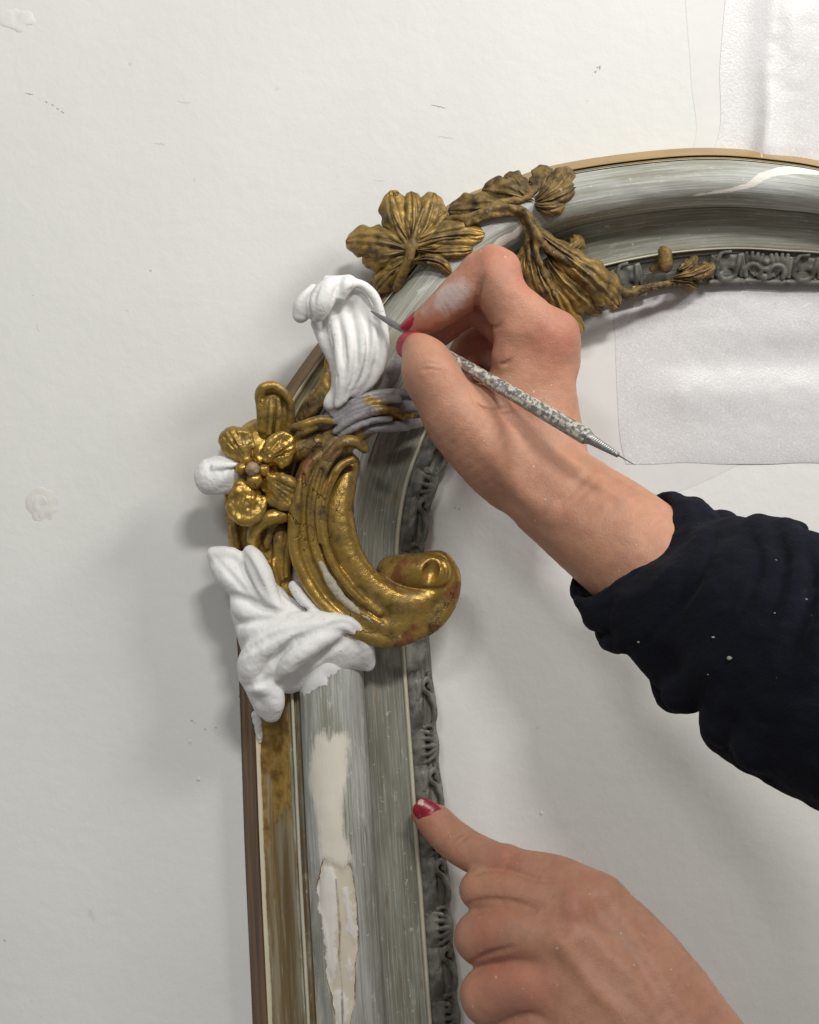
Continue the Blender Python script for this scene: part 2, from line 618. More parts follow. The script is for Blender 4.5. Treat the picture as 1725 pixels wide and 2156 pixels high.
def mat_cove_gold():
    """outer hollow: gold at its upper end, worn to streaks of brown and grey-green below"""
    m = Mat('worn_gilded_hollow')
    u, v = m.uv()
    st = m.noise(1, 6, 0.62, m.mapped((0.3, 17, 1), 'UV'), 0.4)
    st2 = m.noise(1, 5, 0.62, m.mapped((0.7, 40, 1), 'UV', (3, 1, 0)))
    n = m.noise(120, 5)
    g = m.math('ADD', m.attr('gilt'), m.math('MULTIPLY', m.math('SUBTRACT', m.noise(1, 6, 0.65, m.mapped((0.7, 10, 1), 'UV')), 0.5), 2.4))
    gf = m.step(g, 0.35, 0.85)
    worn = m.mix(m.step(st, 0.38, 0.64), (0.19, 0.125, 0.052), (0.30, 0.265, 0.18))
    worn = m.mix(m.math('MULTIPLY', m.step(st2, 0.60, 0.70), 0.8), worn, (0.47, 0.455, 0.36))
    col = m.mix(gf, worn, m.mix(m.step(n, 0.3, 0.68), (0.24, 0.135, 0.035), (0.66, 0.44, 0.13)))
    ln = m.math('ADD', m.attr('lip'), m.math('MULTIPLY', m.math('SUBTRACT', m.noise(1, 5, 0.65, m.mapped((1.5, 5, 1), 'UV')), 0.5), 9.0))
    lf = m.step(ln, 9.2, 7.0)
    col = m.mix(lf, col, (0.66, 0.60, 0.45))
    metal = m.math('MULTIPLY', m.math('MULTIPLY', gf, 0.75), m.math('SUBTRACT', 1.0, lf))
    h = m.math('ADD', st2, m.math('MULTIPLY', lf, 1.2))
    return m.out(col, 0.42, metal, m.bump(h, 0.35, 0.0009))


def mat_side():
    """bare brown wood on the side, ochre-gilded round the arch (attribute arch 0..1)"""
    m = Mat('frame_side_wood')
    st = m.noise(1, 6, 0.6, m.mapped((0.25, 16, 1), 'UV'), 0.6)
    wood = m.mix(m.step(st, 0.3, 0.7), (0.075, 0.037, 0.015), (0.25, 0.135, 0.058))
    och = m.mix(m.noise(1, 5, 0.6, m.mapped((1.0, 6, 1), 'UV')), (0.27, 0.165, 0.06), (0.46, 0.31, 0.14))
    sc = m.step(m.noise(1, 3, 0.6, m.mapped((9, 0.7, 1), 'UV', (2, 0, 0)), 0.8), 0.70, 0.74)
    och = m.mix(m.math('MULTIPLY', sc, 0.7), och, (0.66, 0.55, 0.38))
    col = m.mix(m.attr('arch'), wood, och)
    return m.out(col, 0.5, normal=m.bump(st, 0.3, 0.0008))


M = {}
M['wall'] = mat_wall()
M['plaster'] = mat_plaster()
M['side'] = mat_side()
M['cove_gold'] = mat_cove_gold()
M['fillet'] = mat_paint('fillet_paint', (0.17, 0.16, 0.115), (0.30, 0.30, 0.25), (0.62, 0.585, 0.45), gold=0.5)
M['torus'] = mat_paint('grey_distemper', (0.255, 0.255, 0.20), (0.45, 0.465, 0.445), (0.69, 0.69, 0.65), kind='torus')
M['cove'] = mat_paint('olive_grey_distemper', (0.195, 0.192, 0.148), (0.30, 0.30, 0.255), (0.52, 0.515, 0.45), gold=0.12, kind='smear')
M['line'] = mat_paint('rubbed_gesso_edge', (0.50, 0.47, 0.37), (0.66, 0.62, 0.49), (0.74, 0.70, 0.58))
M['sight'] = mat_paint('sight_edge_paint', (0.115, 0.113, 0.092), (0.20, 0.20, 0.17), (0.42, 0.41, 0.35), kind='smear')
M['gold'] = mat_gold('burnished_gold', 0.42, 0.10, rough=0.27)
M['gold_flower'] = mat_gold('bright_gold', 0.40, 0.05, rough=0.24)
M['gold_scroll'] = mat_gold('worn_gold_scroll', 0.54, 0.34, rough=0.25)
M['gold_dull'] = mat_gold('dull_gold', 0.74, 0.03, pale_edges=0.10)
M['gold_brown'] = mat_gold('brown_gold', 1.3, 0.02, pale_edges=0.22, rough=0.45)
M['silver'] = mat_gold('grey_worn_gilding', 0.8, 0.12, silver=0.62)


def mat_carving():
    m = Mat('carved_edge_paint')
    n = m.noise(110, 5, 0.6)
    geo = m.node('ShaderNodeNewGeometry')
    col = m.mix(m.step(n, 0.35, 0.68), (0.07, 0.069, 0.056), (0.21, 0.208, 0.178))
    ed = m.step(m.math('ADD', geo.outputs['Pointiness'], m.math('MULTIPLY', m.math('SUBTRACT', n, 0.5), 0.15)), 0.55, 0.62)
    col = m.mix(m.math('MULTIPLY', ed, 0.55), col, (0.50, 0.485, 0.42))
    return m.out(col, 0.48, normal=m.bump(n, 0.3, 0.0008))


M['carve'] = mat_carving()

# ------------------------------------------------------------------ wall
def wall():
    x = np.linspace(-2600, 2600, 53); y = np.linspace(-2600, 2600, 53)
    X, Y = np.meshgrid(x, y, indexing='ij')
    V = np.stack([X, Y, np.zeros_like(X)], -1).reshape(-1, 3)
    o = part('wall', V, grid_faces(53, 53), M['wall'])
    o['kind'] = 'structure'
    return o


WALL = wall()
M['scuff'] = mat_flat('grey_scuff', (0.36, 0.36, 0.36), 0.7)
M['scuff_pale'] = mat_flat('pale_scuff', (0.63, 0.63, 0.615), 0.7)
M['stain'] = mat_flat('filler_stain', (0.685, 0.67, 0.635), 0.7, 0.5, 120, 0.06)


def scuff(px, py, length, ang, width, mat):
    """a thin irregular mark on the wall paint"""
    n = 9
    a = math.radians(ang)
    t = np.linspace(-0.5, 0.5, n)
    w = width * 0.7 * np.sqrt(np.clip(1 - (2 * t) ** 2, 0.02, 1)) * (0.6 + 0.8 * rng.random(n))
    wob = width * 0.8 * (rng.random(n) - 0.5)
    V = []
    for s in (-1, 1):
        x = px + t * length * math.cos(a) - (wob + s * w * 0.5) * math.sin(a)
        y = py + t * length * math.sin(a) + (wob + s * w * 0.5) * math.cos(a)
        V.append(W(x, y, 0.3))
    V = np.stack(V, 1).reshape(-1, 3)
    part('scuff_mark', V, grid_faces(n, 2), mat, WALL, smooth=False)


for a in [(62, 198, 18, 8, 3, 's'), (98, 215, 6, 30, 3, 's'), (111, 221, 7, 35, 3, 's'), (122, 229, 6, 30, 3, 's'), (132, 236, 9, 38, 3, 's'),
          (275, 134, 7, 0, 7, 'p'), (336, 302, 26, 4, 4, 'p'), (388, 215, 30, 6, 3, 'p'), (317, 570, 6, 0, 3, 's'), (70, 622, 6, 20, 3, 'p'),
          (268, 653, 8, 30, 4, 'p'), (80, 690, 20, 75, 2, 'p'), (924, 224, 34, 12, 2.5, 's'), (938, 289, 34, 9, 2.5, 'p'), (1262, 142, 9, 40, 7, 's'),
          (1254, 152, 5, 0, 5, 's'), (1237, 212, 6, 0, 3, 'p'), (410, 1522, 7, 30, 5, 'p'), (404, 1518, 5, 70, 5, 's'), (432, 1535, 4, 0, 4, 's'),
          (455, 1532, 4, 0, 4, 's'), (506, 1466, 8, 60, 6, 's'), (1132, 1533, 5, 0, 4, 'p'), (1332, 968, 40, 25, 2, 'p'), (1328, 1000, 30, -60, 3, 'p'),
          (958, 1070, 5, 40, 3, 's'), (968, 1072, 5, 40, 3, 's'), (410, 378, 9, 70, 3, 'p'), (800, 380, 26, 5, 2.5, 'p'), (10, 1980, 6, 30, 4, 's')]:
    scuff(*a[:5], M['scuff'] if a[5] == 's' else M['scuff_pale'])


def wall_patch(px, py, rx, ry, seed, mat, name='filler_patch', h=5.0):
    """old lump of filler standing slightly proud of the wall"""
    nr, na = 14, 40
    r = np.linspace(0, 1, nr)[:, None]; a = np.linspace(0, 2 * np.pi, na, endpoint=False)[None]
    q_ = np.stack([np.cos(a[0]), np.sin(a[0]), 0 * a[0] + seed], 1)
    wob = 1 + 0.30 * vnoise(q_, 0.6, seed)[None] + 0.12 * vnoise(q_, 0.2, seed + 1)[None]
    x = px + rx * r * np.cos(a) * wob; y = py + ry * r * np.sin(a) * wob
    hh = h * (np.clip(1 - r ** 2, 0, 1)) * (0.5 + 0.5 * r) * np.ones_like(a)
    hh = hh + 1.2 * vnoise(np.stack([x.ravel(), y.ravel(), 0 * x.ravel()], 1), 14, seed).reshape(x.shape) * (1 - r ** 4) + 0.5 * (1 - r ** 6)
    hh[-1] = -0.4
    part(name, W(x, y, hh).reshape(-1, 3), grid_faces(nr, na, True), mat, WALL)


wall_patch(95, 1062, 36, 40, 3, M['stain'], h=1.2)
wall_patch(84, 1064, 21, 31, 9, M['stain'], h=3)
wall_patch(36, 42, 34, 24, 5, M['wall'], h=2.2)
for px, py, r in [(418, 1640, 4), (400, 1562, 4), (1140, 1712, 4)]:
    wall_patch(px, py, r, r * 1.3, px % 13, M['wall'], 'paint_lump', 1.5)

# ------------------------------------------------------------------ frame mouldings
FB = np.array([(735 - CX) * S, -0.0, (CY - 2420) * S])      # foot of the frame's side member
FRAME = empty('picture_frame', FB)
tag(FRAME, 'arched antique frame with worn grey paint, gilded carving and white plaster repairs, on the wall', 'picture frame')

ST_O = [(540, 2420), (532, 2156), (516, 1800), (502, 1400), (488, 1200), (503, 1030), (560, 885), (675, 715), (790, 585), (940, 434),
        (1080, 375), (1175, 346), (1330, 322), (1480, 311), (1620, 320), (1760, 345), (2000, 420)]
ST_I = [(990, 2420), (968, 2156), (940, 1800), (909, 1400), (893, 1200), (906, 1075), (938, 975), (992, 870), (1066, 775), (1150, 706),
        (1260, 648), (1350, 622), (1450, 604), (1560, 596), (1660, 599), (1770, 606), (2000, 660)]
NPS = 44
PO, PI_ = catmull(ST_O, NPS), catmull(ST_I, NPS)
NS = len(PO)
SARC = np.concatenate([[0], np.cumsum(np.linalg.norm(np.diff((PO + PI_) / 2, axis=0), axis=1))])
WB = np.clip((np.arange(NS) / NPS - 4.0) / 6.5, 0, 1); WB = WB * WB * (3 - 2 * WB)       # 0 side profile, 1 arch profile
TA = dict(side=0.075, fa=0.262, fb=0.279, cove=0.245, fil=0.31, torus=0.645, hollow=0.845, line=0.868, end=1.0)
TB = dict(side=0.055, fa=0.079, fb=0.084, cove=0.075, fil=0.09, torus=0.435, hollow=0.735, line=0.752, end=1.0)


def strip_pts(k0, k1, v, hv, jit=0.0, seed=0):
    """rows along the frame, columns across: picture position and height"""
    t0 = np.zeros(NS) if k0 is None else TA[k0] * (1 - WB) + TB[k0] * WB
    t1 = TA[k1] * (1 - WB) + TB[k1] * WB
    t = t0[:, None] * (1 - v[None]) + t1[:, None] * v[None]
    px = PO[:, :1] * (1 - t) + PI_[:, :1] * t
    py = PO[:, 1:] * (1 - t) + PI_[:, 1:] * t
    h = np.repeat(hv[None], NS, 0).astype(float)
    if jit:
        q = np.stack([px.ravel(), py.ravel(), 0 * px.ravel()], 1)
        h += jit * (vnoise(q, 60, seed) + 0.5 * vnoise(q, 22, seed + 1)).reshape(h.shape)
    return px, py, h


def strip(name, k0, k1, v, hv, mat, jit=1.0, seed=0, attrs=None, mod=None, label=None, foot=26):
    v = np.asarray(v, float); hv = np.asarray(hv, float)
    px, py, h = strip_pts(k0, k1, v, hv, jit, seed)
    if mod is not None:
        h = h + mod(px, py)
    at = attrs(px, py) if attrs else {}
    # turned-down edges so that every moulding is a solid piece
    e0, e1 = np.maximum(h[:, :1] - foot, 0), np.maximum(h[:, -1:] - foot, 0)
    PX = np.hstack([px[:, :1], px, px[:, -1:]]); PY = np.hstack([py[:, :1], py, py[:, -1:]]); H = np.hstack([e0, h, e1])
    at = {k: np.hstack([a[:, :1], a, a[:, -1:]]).ravel() for k, a in at.items()}
    wv = np.hypot(np.diff(px, axis=1), np.diff(py, axis=1)).mean(0)
    vv = np.concatenate([[0], np.cumsum(wv)]); vv = np.concatenate([[vv[0] - 10], vv, [vv[-1] + 10]])
    uv = np.stack([np.repeat(SARC[:, None], PX.shape[1], 1), np.repeat(vv[None], NS, 0)], -1).reshape(-1, 2) / 100 + seed * 3.7
    return part(name, W(PX, PY, H).reshape(-1, 3), grid_faces(NS, PX.shape[1])[:, ::-1], mat, FRAME, FB, uv, at, label=label)


lin = np.linspace(0, 1, 7)
strip('outer_side', None, 'side', lin, 1 + 60 * lin, M['side'], 0.8, 1, lambda x, y: {'arch': np.repeat(WB[:, None], x.shape[1], 1)}, label='bare brown wooden side of the frame')
lin = np.linspace(0, 1, 15)
strip('gilded_hollow', 'side', 'cove', lin, 66 - 16 * np.sin(np.pi * np.clip(lin * 1.15, 0, 1)) + 22 * lin ** 3, M['cove_gold'], 1.0, 2,
      lambda x, y: {'gilt': np.clip(1.0 - np.abs(y - 1560) / 420.0, 0, 1) * 0.9 + 0.45 * WB[:, None],
                    'lip': np.repeat((lin * 62)[None], NS, 0)}, label='outer hollow with gold worn to brown streaks')
strip('fillet', 'cove', 'fa', [0, 0.5, 1], [88, 86, 85], M['fillet'], 0.8, 3)
strip('gesso_line', 'fa', 'fb', [0, 0.3, 0.7, 1], [90, 94, 94, 90], M['line'], 0.9, 8, label='thin cream line of bare gesso')
strip('fillet', 'fb', 'fil', [0, 0.4, 0.45, 1], [84, 84, 91, 90], M['fillet'], 0.8, 9)

P_CREAM = [(664, 1552), (682, 1535), (690, 1560), (705, 1548), (727, 1540), (735, 1560), (731, 1610), (727, 1650), (722, 1700), (723, 1760), (737, 1790), (738, 1812),
           (728, 1832), (712, 1858), (692, 1850), (684, 1815), (676, 1790), (668, 1740), (660, 1690), (652, 1640), (657, 1590)]
P_LOSS = [(684, 1806), (676, 1826), (668, 1860), (669, 1900), (684, 1960), (690, 2010), (688, 2060), (698, 2100), (706, 2156), (708, 2260), (735, 2260), (738, 2156), (747, 2110),
          (749, 2030), (756, 1990), (752, 1900), (746, 1860), (738, 1815), (722, 1826)]
P_FILL = [[(684, 1825), (700, 1822), (712, 1860), (709, 1930), (705, 1990), (712, 2030), (700, 2070), (690, 2040), (684, 1980), (672, 1905), (674, 1860)],
          [(720, 1870), (732, 1866), (742, 1915), (752, 1960), (752, 1990), (742, 1985), (730, 1940), (728, 1900)],
          [(700, 2090), (720, 2080), (733, 2110), (730, 2150), (718, 2170), (705, 2140)], [(735, 2010), (744, 2030), (738, 2060), (730, 2040)]]
P_EDGE = [(648, 1860), (654, 1850), (656, 1990), (668, 2080), (680, 2170), (682, 2300), (668, 2300), (662, 2150), (652, 2040), (648, 1950)]
P_ARCH = [(1452, 413), (1530, 398), (1570, 388), (1600, 365), (1640, 352), (1700, 347), (1780, 352), (1780, 372), (1700, 366), (1660, 366), (1625, 372), (1585, 394), (1530, 405)]
P_EGG = [(1032, 520), (1050, 500), (1080, 488), (1100, 470), (1108, 462), (1112, 472), (1088, 500), (1060, 515), (1040, 528)]
P_SMEAR = [(590, 1330), (795, 1330), (795, 1450), (772, 1415), (745, 1395), (720, 1400), (712, 1420), (690, 1425), (690, 1440), (660, 1455), (640, 1462), (605, 1470), (590, 1470)]
C_LINES = [[(708, 1850), (712, 1900), (716, 1960), (714, 2010), (720, 2080), (722, 2150), (724, 2250)]]


def torus_attrs(x, y):
    cream = np.minimum(np.minimum(poly_sd(x, y, P_CREAM), poly_sd(x, y, P_EDGE) + 1), 0 * x + 50)
    fill = np.min([poly_sd(x, y, p) for p in P_FILL], axis=0)
    ck = np.minimum(line_d(x, y, C_LINES[0]), line_d(x, y, [(735, 1750), (738, 1780), (742, 1800)]) + 0.6)
    return dict(archloss=np.minimum(poly_sd(x, y, P_ARCH), poly_sd(x, y, P_EGG)), cream=cream, loss=poly_sd(x, y, P_LOSS), fill=fill, crack=ck, smear=poly_sd(x, y, P_SMEAR))


def torus_mod(x, y):
    d = poly_sd(x, y, P_LOSS)
    f = np.min([poly_sd(x, y, p) for p in P_FILL], axis=0)
    return -5.0 * np.clip(-d / 4, 0, 1) + 3.5 * np.clip(-f / 4, 0, 1) + 5 * np.clip(-poly_sd(x, y, P_SMEAR) / 14, 0, 1)


th = np.linspace(0, np.pi, 56)
vt = 0.5 - 0.5 * np.cos(th)
strip('convex_moulding', 'fil', 'torus', vt, 94 + (74 - 94) * vt + 66 * np.sin(th) ** 0.85, M['torus'], 1.6, 4, torus_attrs, torus_mod, label='rounded grey moulding with cream filled losses', foot=14)
lin = np.linspace(0, 1, 20)
smear_xy = lambda x, y: {'smear': np.hypot((x - 850) / 1.6, (y - 1375) / 1.0) - 26}
strip('inner_hollow', 'torus', 'hollow', lin, 72 - 30 * np.sin(np.pi * 0.62 * lin) ** 0.8 + 4 * lin ** 3, M['cove'], 1.2, 5, smear_xy)
strip('bead_line', 'hollow', 'line', [0, 0.25, 0.5, 0.75, 1], [50, 55, 57, 55, 50], M['line'], 0.9, 6)
strip('sight_edge', 'line', 'end', [0, 0.1, 0.12, 0.5, 0.86, 0.97, 1.0], [47, 46, 40, 34, 27, 20, 1], M['sight'], 1.2, 7, smear_xy, foot=20)


# ------------------------------------------------------------------ carved units along the sight edge
def unit_mesh(name, L, Wd, strokes, cuts=()):
    """unit in its own frame: x along, y across (0 outer side), z proud"""
    F = Field((-8, -8, -14), (L + 8, Wd + 8, 26), 1.35)
    for pts, k in strokes:
        F.chain(catmull(np.array(pts, float), 5), 0, k)
    for pts, k in cuts:
        F.chain(catmull(np.array(pts, float), 5), 0, k, 'sub')
    V, Q = F.mesh()
    V = V - np.array([L / 2, Wd / 2, 0])
    V = V + vnormals(V, Q) * (0.5 * vnoise(V, 9, 3))[:, None]
    me = bpy.data.meshes.new(name)
    me.from_pydata((V * S).tolist(), [], Q.tolist())
    me.polygons.foreach_set('use_smooth', np.ones(len(Q), bool))
    me.materials.append(M['carve'])
    return me


def arc(cx, cy, r, a0, a1, z, rad, n=7):
    a = np.radians(np.linspace(a0, a1, n))
    return [(cx + r * math.cos(t), cy + r * math.sin(t), z, rad) for t in a]


sh = [([(2, 66, -2, 7), (108, 66, -2, 7)], 6)]
for sgn, ox in ((1, 0), (-1, 110)):
    sh.append(([(ox + sgn * x, y, z, r) for x, y, z, r in arc(30, 46, 16, 150, 390, 5, 5.5)], 3))
    sh.append(([(ox + sgn * x, y, z, r) for x, y, z, r in [(30, 46, 4, 6), (34, 50, 6, 5)]], 4))
    for j, (x0, y0, x1, y1) in enumerate([(6, 52, 4, 14), (14, 34, 12, 8), (23, 26, 24, 7), (32, 26, 36, 8), (41, 30, 46, 10)]):
        sh.append(([(ox + sgn * x0, y0, 2, 4.5), (ox + sgn * (x0 + x1) / 2, (y0 + y1) / 2, 6, 5), (ox + sgn * x1, y1, 6, 4.2)], 2))
sh += [([(55, 24, 5, 7)], 3), ([(55, 40, 5, 6)], 3), ([(55, 56, 2, 8)], 4), ([(8, 36, -6, 9), (102, 36, -6, 9)], 8), ([(8, 20, -6, 9), (102, 20, -6, 9)], 8)]
UNIT_SHELL = unit_mesh('carved_shell', 110, 74, sh, [([(30, 47, 9, 7)], 3), ([(80, 47, 9, 7)], 3)])
sc = [([(2, 66, -2, 7), (70, 66, -2, 7)], 6),
      ([(20, 8, 8, 4), (13, 24, 6, 5), (14, 46, 4, 5), (30, 60, 1, 6), (50, 54, 3, 5), (57, 34, 6, 5), (60, 12, 8, 4)], 5),
      ([(24, 6, 7, 3.5), (40, 4, 7, 3.5)], 4), ([(4, 14, 5, 5), (2, 34, 4, 5), (5, 54, 2, 4)], 3), ([(66, 12, 5, 5), (69, 32, 4, 5), (66, 54, 2, 4)], 3),
      ([(8, 34, -7, 10), (64, 34, -7, 10)], 8), ([(10, 18, -7, 9), (64, 18, -7, 9)], 8)]
UNIT_SCOOP = unit_mesh('carved_scoop', 72, 74, sc, [([(35, 22, 8, 10), (34, 40, 8, 12)], 4)])

# the quieter carving of the upright: a long S curl over dark hollows, and a worn leaflet between
cu = [([(2, 26, -6, 12), (30, 22, -5, 13), (60, 28, -6, 12), (116, 26, -6, 12)], 8), ([(2, 10, -8, 12), (116, 10, -8, 12)], 8), ([(4, 62, -3, 8), (40, 68, -2, 8), (80, 66, -3, 8), (114, 60, -3, 8)], 8),
      ([(14, 60, 3, 6), (30, 66, 5, 7), (52, 64, 6, 7), (72, 54, 6, 7), (84, 42, 5, 6), (98, 38, 5, 7), (106, 48, 5, 7), (98, 58, 5, 6), (90, 54, 5, 5)], 4),
      ([(20, 24, 3, 5), (34, 30, 5, 6), (50, 28, 5, 5), (64, 32, 3, 4)], 5), ([(70, 22, 3, 5), (84, 26, 4, 6), (100, 22, 3, 5)], 5), ([(6, 34, 3, 5), (10, 44, 4, 5), (8, 56, 2, 4)], 4), ([(40, 50, 0, 5), (56, 46, 1, 4)], 3)]
UNIT_CURL = unit_mesh('carved_curl', 118, 74, cu, [([(26, 46, 6, 10), (44, 46, 5, 9), (58, 42, 5, 6)], 5), ([(92, 46, 8, 5)], 3), ([(76, 64, 6, 6), (90, 68, 6, 6)], 5)])
lf = [([(2, 26, -6, 12), (70, 26, -6, 12)], 8), ([(2, 10, -8, 12), (70, 10, -8, 12)], 8), ([(2, 60, -3, 9), (36, 66, -2, 9), (70, 60, -3, 9)], 8)]
for x0, x1 in ((10, 2), (22, 18), (36, 36), (50, 54), (62, 70)):
    lf.append(([(36 + (x0 - 36) * 0.4, 64, 3, 5), (x0, 48, 5, 6), (x1, 26, 3, 4)], 3))
UNIT_LEAFLET = unit_mesh('carved_leaflet', 72, 74, lf, [([(2, 52, 5, 7)], 4), ([(70, 52, 5, 7)], 4), ([(29, 34, 7, 3)], 3), ([(43, 34, 7, 3)], 3)])


def place_unit(me, s, scale_l=1.0, relief=1.0):
    from mathutils import Matrix, Vector
    tl = TA['line'] * (1 - WB) + TB['line'] * WB
    k = int(np.clip(np.searchsorted(SARC, s), 2, NS - 3))

    def pt(i, q):
        t = tl[i] + (1 - tl[i]) * q
        p = PO[i] * (1 - t) + PI_[i] * t
        return to_world(W(p[0], p[1], 46 - 22 * q)[None])[0]
    c = pt(k, 0.52)
    tan = pt(k + 2, 0.52) - pt(k - 2, 0.52)
    acr = pt(k, 1.0) - pt(k, 0.0)
    wid = np.linalg.norm(acr) / S
    tan /= np.linalg.norm(tan)
    acr = acr - tan * (acr @ tan); acr /= np.linalg.norm(acr)
    nor = np.cross(tan, acr); 
    if nor[1] > 0:
        nor = -nor
    o = link(me.name, me, FRAME)
    c = c + nor * 3 * S - FB
    sy = wid * 1.02 / 74.0
    nor = nor * relief
    Mx = Matrix(((tan[0] * scale_l, acr[0] * sy, nor[0], c[0]), (tan[1] * scale_l, acr[1] * sy, nor[1], c[1]), (tan[2] * scale_l, acr[2] * sy, nor[2], c[2]), (0, 0, 0, 1)))
    o.matrix_local = Mx


def s_at(px, py):
    mid = PO * 0.1 + PI_ * 0.9
    return SARC[np.argmin(np.hypot(mid[:, 0] - px, mid[:, 1] - py))]


def run_units(s0, s1, units, relief=1.0):
    s, j = s0, 0
    while s < s1:
        me, L = units[j % len(units)]
        place_unit(me, s + L / 2, 1.0, relief)
        s += L; j += 1


SIDE_UNITS = ((UNIT_CURL, 118), (UNIT_LEAFLET, 72))
run_units(s_at(950, 2300), s_at(905, 1430), SIDE_UNITS)
run_units(s_at(898, 1150), s_at(1010, 860), SIDE_UNITS)
run_units(s_at(1500, 590), s_at(1780, 600), ((UNIT_SCOOP, 74), (UNIT_SHELL, 112)))
place_unit(UNIT_SCOOP, s_at(1330, 620), 0.9)
place_unit(UNIT_SCOOP, s_at(1245, 645), 0.9)

# ------------------------------------------------------------------ carved ornament of the frame
def field_for(strokes_px, vox, pad=40, hmin=0.0):
    P = np.array([p for s in strokes_px for p in s], float)
    w = W(P[:, 0], P[:, 1], P[:, 2])
    r = P[:, 3:4]
    lo = (w - r).min(0) - pad; hi = (w + r).max(0) + pad
    lo[2] = max(lo[2], hmin)
    return Field(lo, hi, vox)


def sdf_part(name, strokes, mat, k=5, vox=2.2, cuts=(), rough=1.0, rscale=16, seed=0, flat=1.0, parent=None, base=None, label=None, kcut=4, extra=None):
    """strokes: lists of (px, py, h, r); a stroke may be ('k', k, [...]) for its own blend radius"""
    S_ = [(s[1], s[2]) if s[0] == 'k' else (k, s) for s in strokes]
    F = field_for([s for _, s in S_], vox)
    for kk, s in S_:
        F.chain(stroke(s), 0, kk, 'add', flat)
    for c in cuts:
        F.chain(stroke(c), 0, kcut, 'sub', 1.0)
    if extra:
        extra(F)
    V, Q = F.mesh()
    if rough:
        V = V + vnormals(V, Q) * (rough * (vnoise(V, rscale, seed) + 0.5 * vnoise(V, rscale * 0.4, seed + 1)))[:, None]
    return part(name, V, Q, mat, FRAME if parent is None else parent, FB if base is None else base, label=label)


# ---- the big C scroll: one band of ridges, its inner roll and the volute
scroll = [
    ('k', 20, [(700, 985, 140, 26), (684, 1060, 142, 32), (692, 1130, 142, 32), (725, 1205, 142, 32), (780, 1265, 140, 32), (850, 1290, 136, 30)]),
    ('k', 14, [(850, 868, 100, 26), (780, 885, 130, 30), (705, 935, 135, 36), (660, 1010, 138, 38), (645, 1085, 138, 38), (652, 1165, 138, 36), (690, 1235, 140, 32), (755, 1295, 140, 34), (830, 1320, 140, 32), (900, 1300, 140, 30)]),
    # outer rounded ridge
    ('k', 7, [(690, 948, 165, 9), (650, 980, 172, 13), (633, 1040, 172, 15), (622, 1090, 170, 15), (622, 1160, 168, 14), (645, 1222, 168, 13), (682, 1274, 166, 13), (740, 1322, 160, 18), (800, 1345, 152, 18), (865, 1338, 150, 17), (920, 1308, 150, 16), (950, 1260, 150, 16), (955, 1210, 150, 15), (938, 1180, 150, 13)]),
    # second ridge, ends in a small curled tip at the top
    ('k', 6, [(768, 945, 178, 10), (748, 930, 182, 13), (722, 932, 184, 13), (692, 962, 184, 12), (668, 1010, 183, 12), (655, 1065, 182, 11), (657, 1120, 180, 11), (672, 1175, 178, 11), (700, 1232, 175, 10), (740, 1278, 172, 9), (800, 1312, 168, 7)]),
    ('k', 5, [(742, 968, 184, 8), (716, 982, 188, 9), (694, 1020, 190, 9), (681, 1065, 190, 9), (680, 1110, 190, 9), (692, 1165, 188, 9), (718, 1215, 184, 9), (752, 1256, 178, 8), (800, 1292, 172, 7)]),
    ('k', 4, [(718, 948, 190, 5), (690, 985, 192, 6), (671, 1040, 192, 6), (667, 1090, 190, 6), (674, 1140, 188, 5)]),
    # broad inner band
    ('k', 16, [(740, 975, 140, 18), (727, 1020, 152, 24), (716, 1085, 156, 30), (731, 1155, 156, 30), (768, 1218, 156, 30), (820, 1258, 150, 32), (878, 1268, 142, 34), (922, 1240, 140, 28), (930, 1205, 140, 20)]),
    # volute
    ('k', 6, [(828, 1205, 118, 36), (862, 1203, 135, 38), (898, 1202, 150, 38), (918, 1204, 156, 36)]),
    ('k', 5, [(900, 1168, 150, 8), (930, 1172, 156, 12), (950, 1196, 158, 13), (954, 1232, 156, 14), (938, 1270, 152, 15), (905, 1294, 150, 14)]),
]
sdf_part('scroll', scroll, M['gold_scroll'], vox=2.1, rough=0.6, rscale=24, seed=2, kcut=6,
         cuts=[[(914, 1182, 186, 9), (908, 1202, 184, 17), (902, 1224, 184, 12)],
               [(676, 990, 192, 4), (660, 1050, 193, 5), (658, 1110, 192, 5), (671, 1170, 189, 5), (699, 1225, 185, 4), (735, 1272, 180, 3)],
               [(706, 1000, 198, 4), (694, 1050, 198, 6), (694, 1110, 198, 6), (707, 1165, 195, 6), (735, 1214, 190, 5), (772, 1258, 181, 4)], [(640, 1000, 182, 3), (640, 1060, 184, 4), (638, 1110, 183, 4), (642, 1165, 181, 4), (664, 1222, 178, 3)],
               [(838, 1238, 168, 5), (868, 1246, 182, 7), (900, 1246, 188, 8), (930, 1230, 190, 8), (940, 1200, 188, 7), (928, 1176, 182, 5)],
               [(737, 1000, 200, 10), (726, 1060, 206, 20), (728, 1110, 208, 22), (745, 1165, 208, 22), (782, 1220, 205, 22), (830, 1252, 198, 20), (872, 1262, 192, 14)]],
         label='large gilded C scroll with rolled volute')
# rubbed-through pale ridge along the lower curve
sdf_part('gesso_streak', [[(676, 1186, 182, 5), (690, 1215, 182, 9), (705, 1240, 180, 10), (728, 1266, 177, 8), (760, 1292, 174, 5), (800, 1314, 169, 4), (850, 1320, 160, 3)]],
         mat_flat('rubbed_gesso', (0.46, 0.42, 0.33), 0.7, 0.6, 220, 0.35), vox=1.8, rough=1.6, rscale=8, label='pale gesso rubbed bare along the scroll')

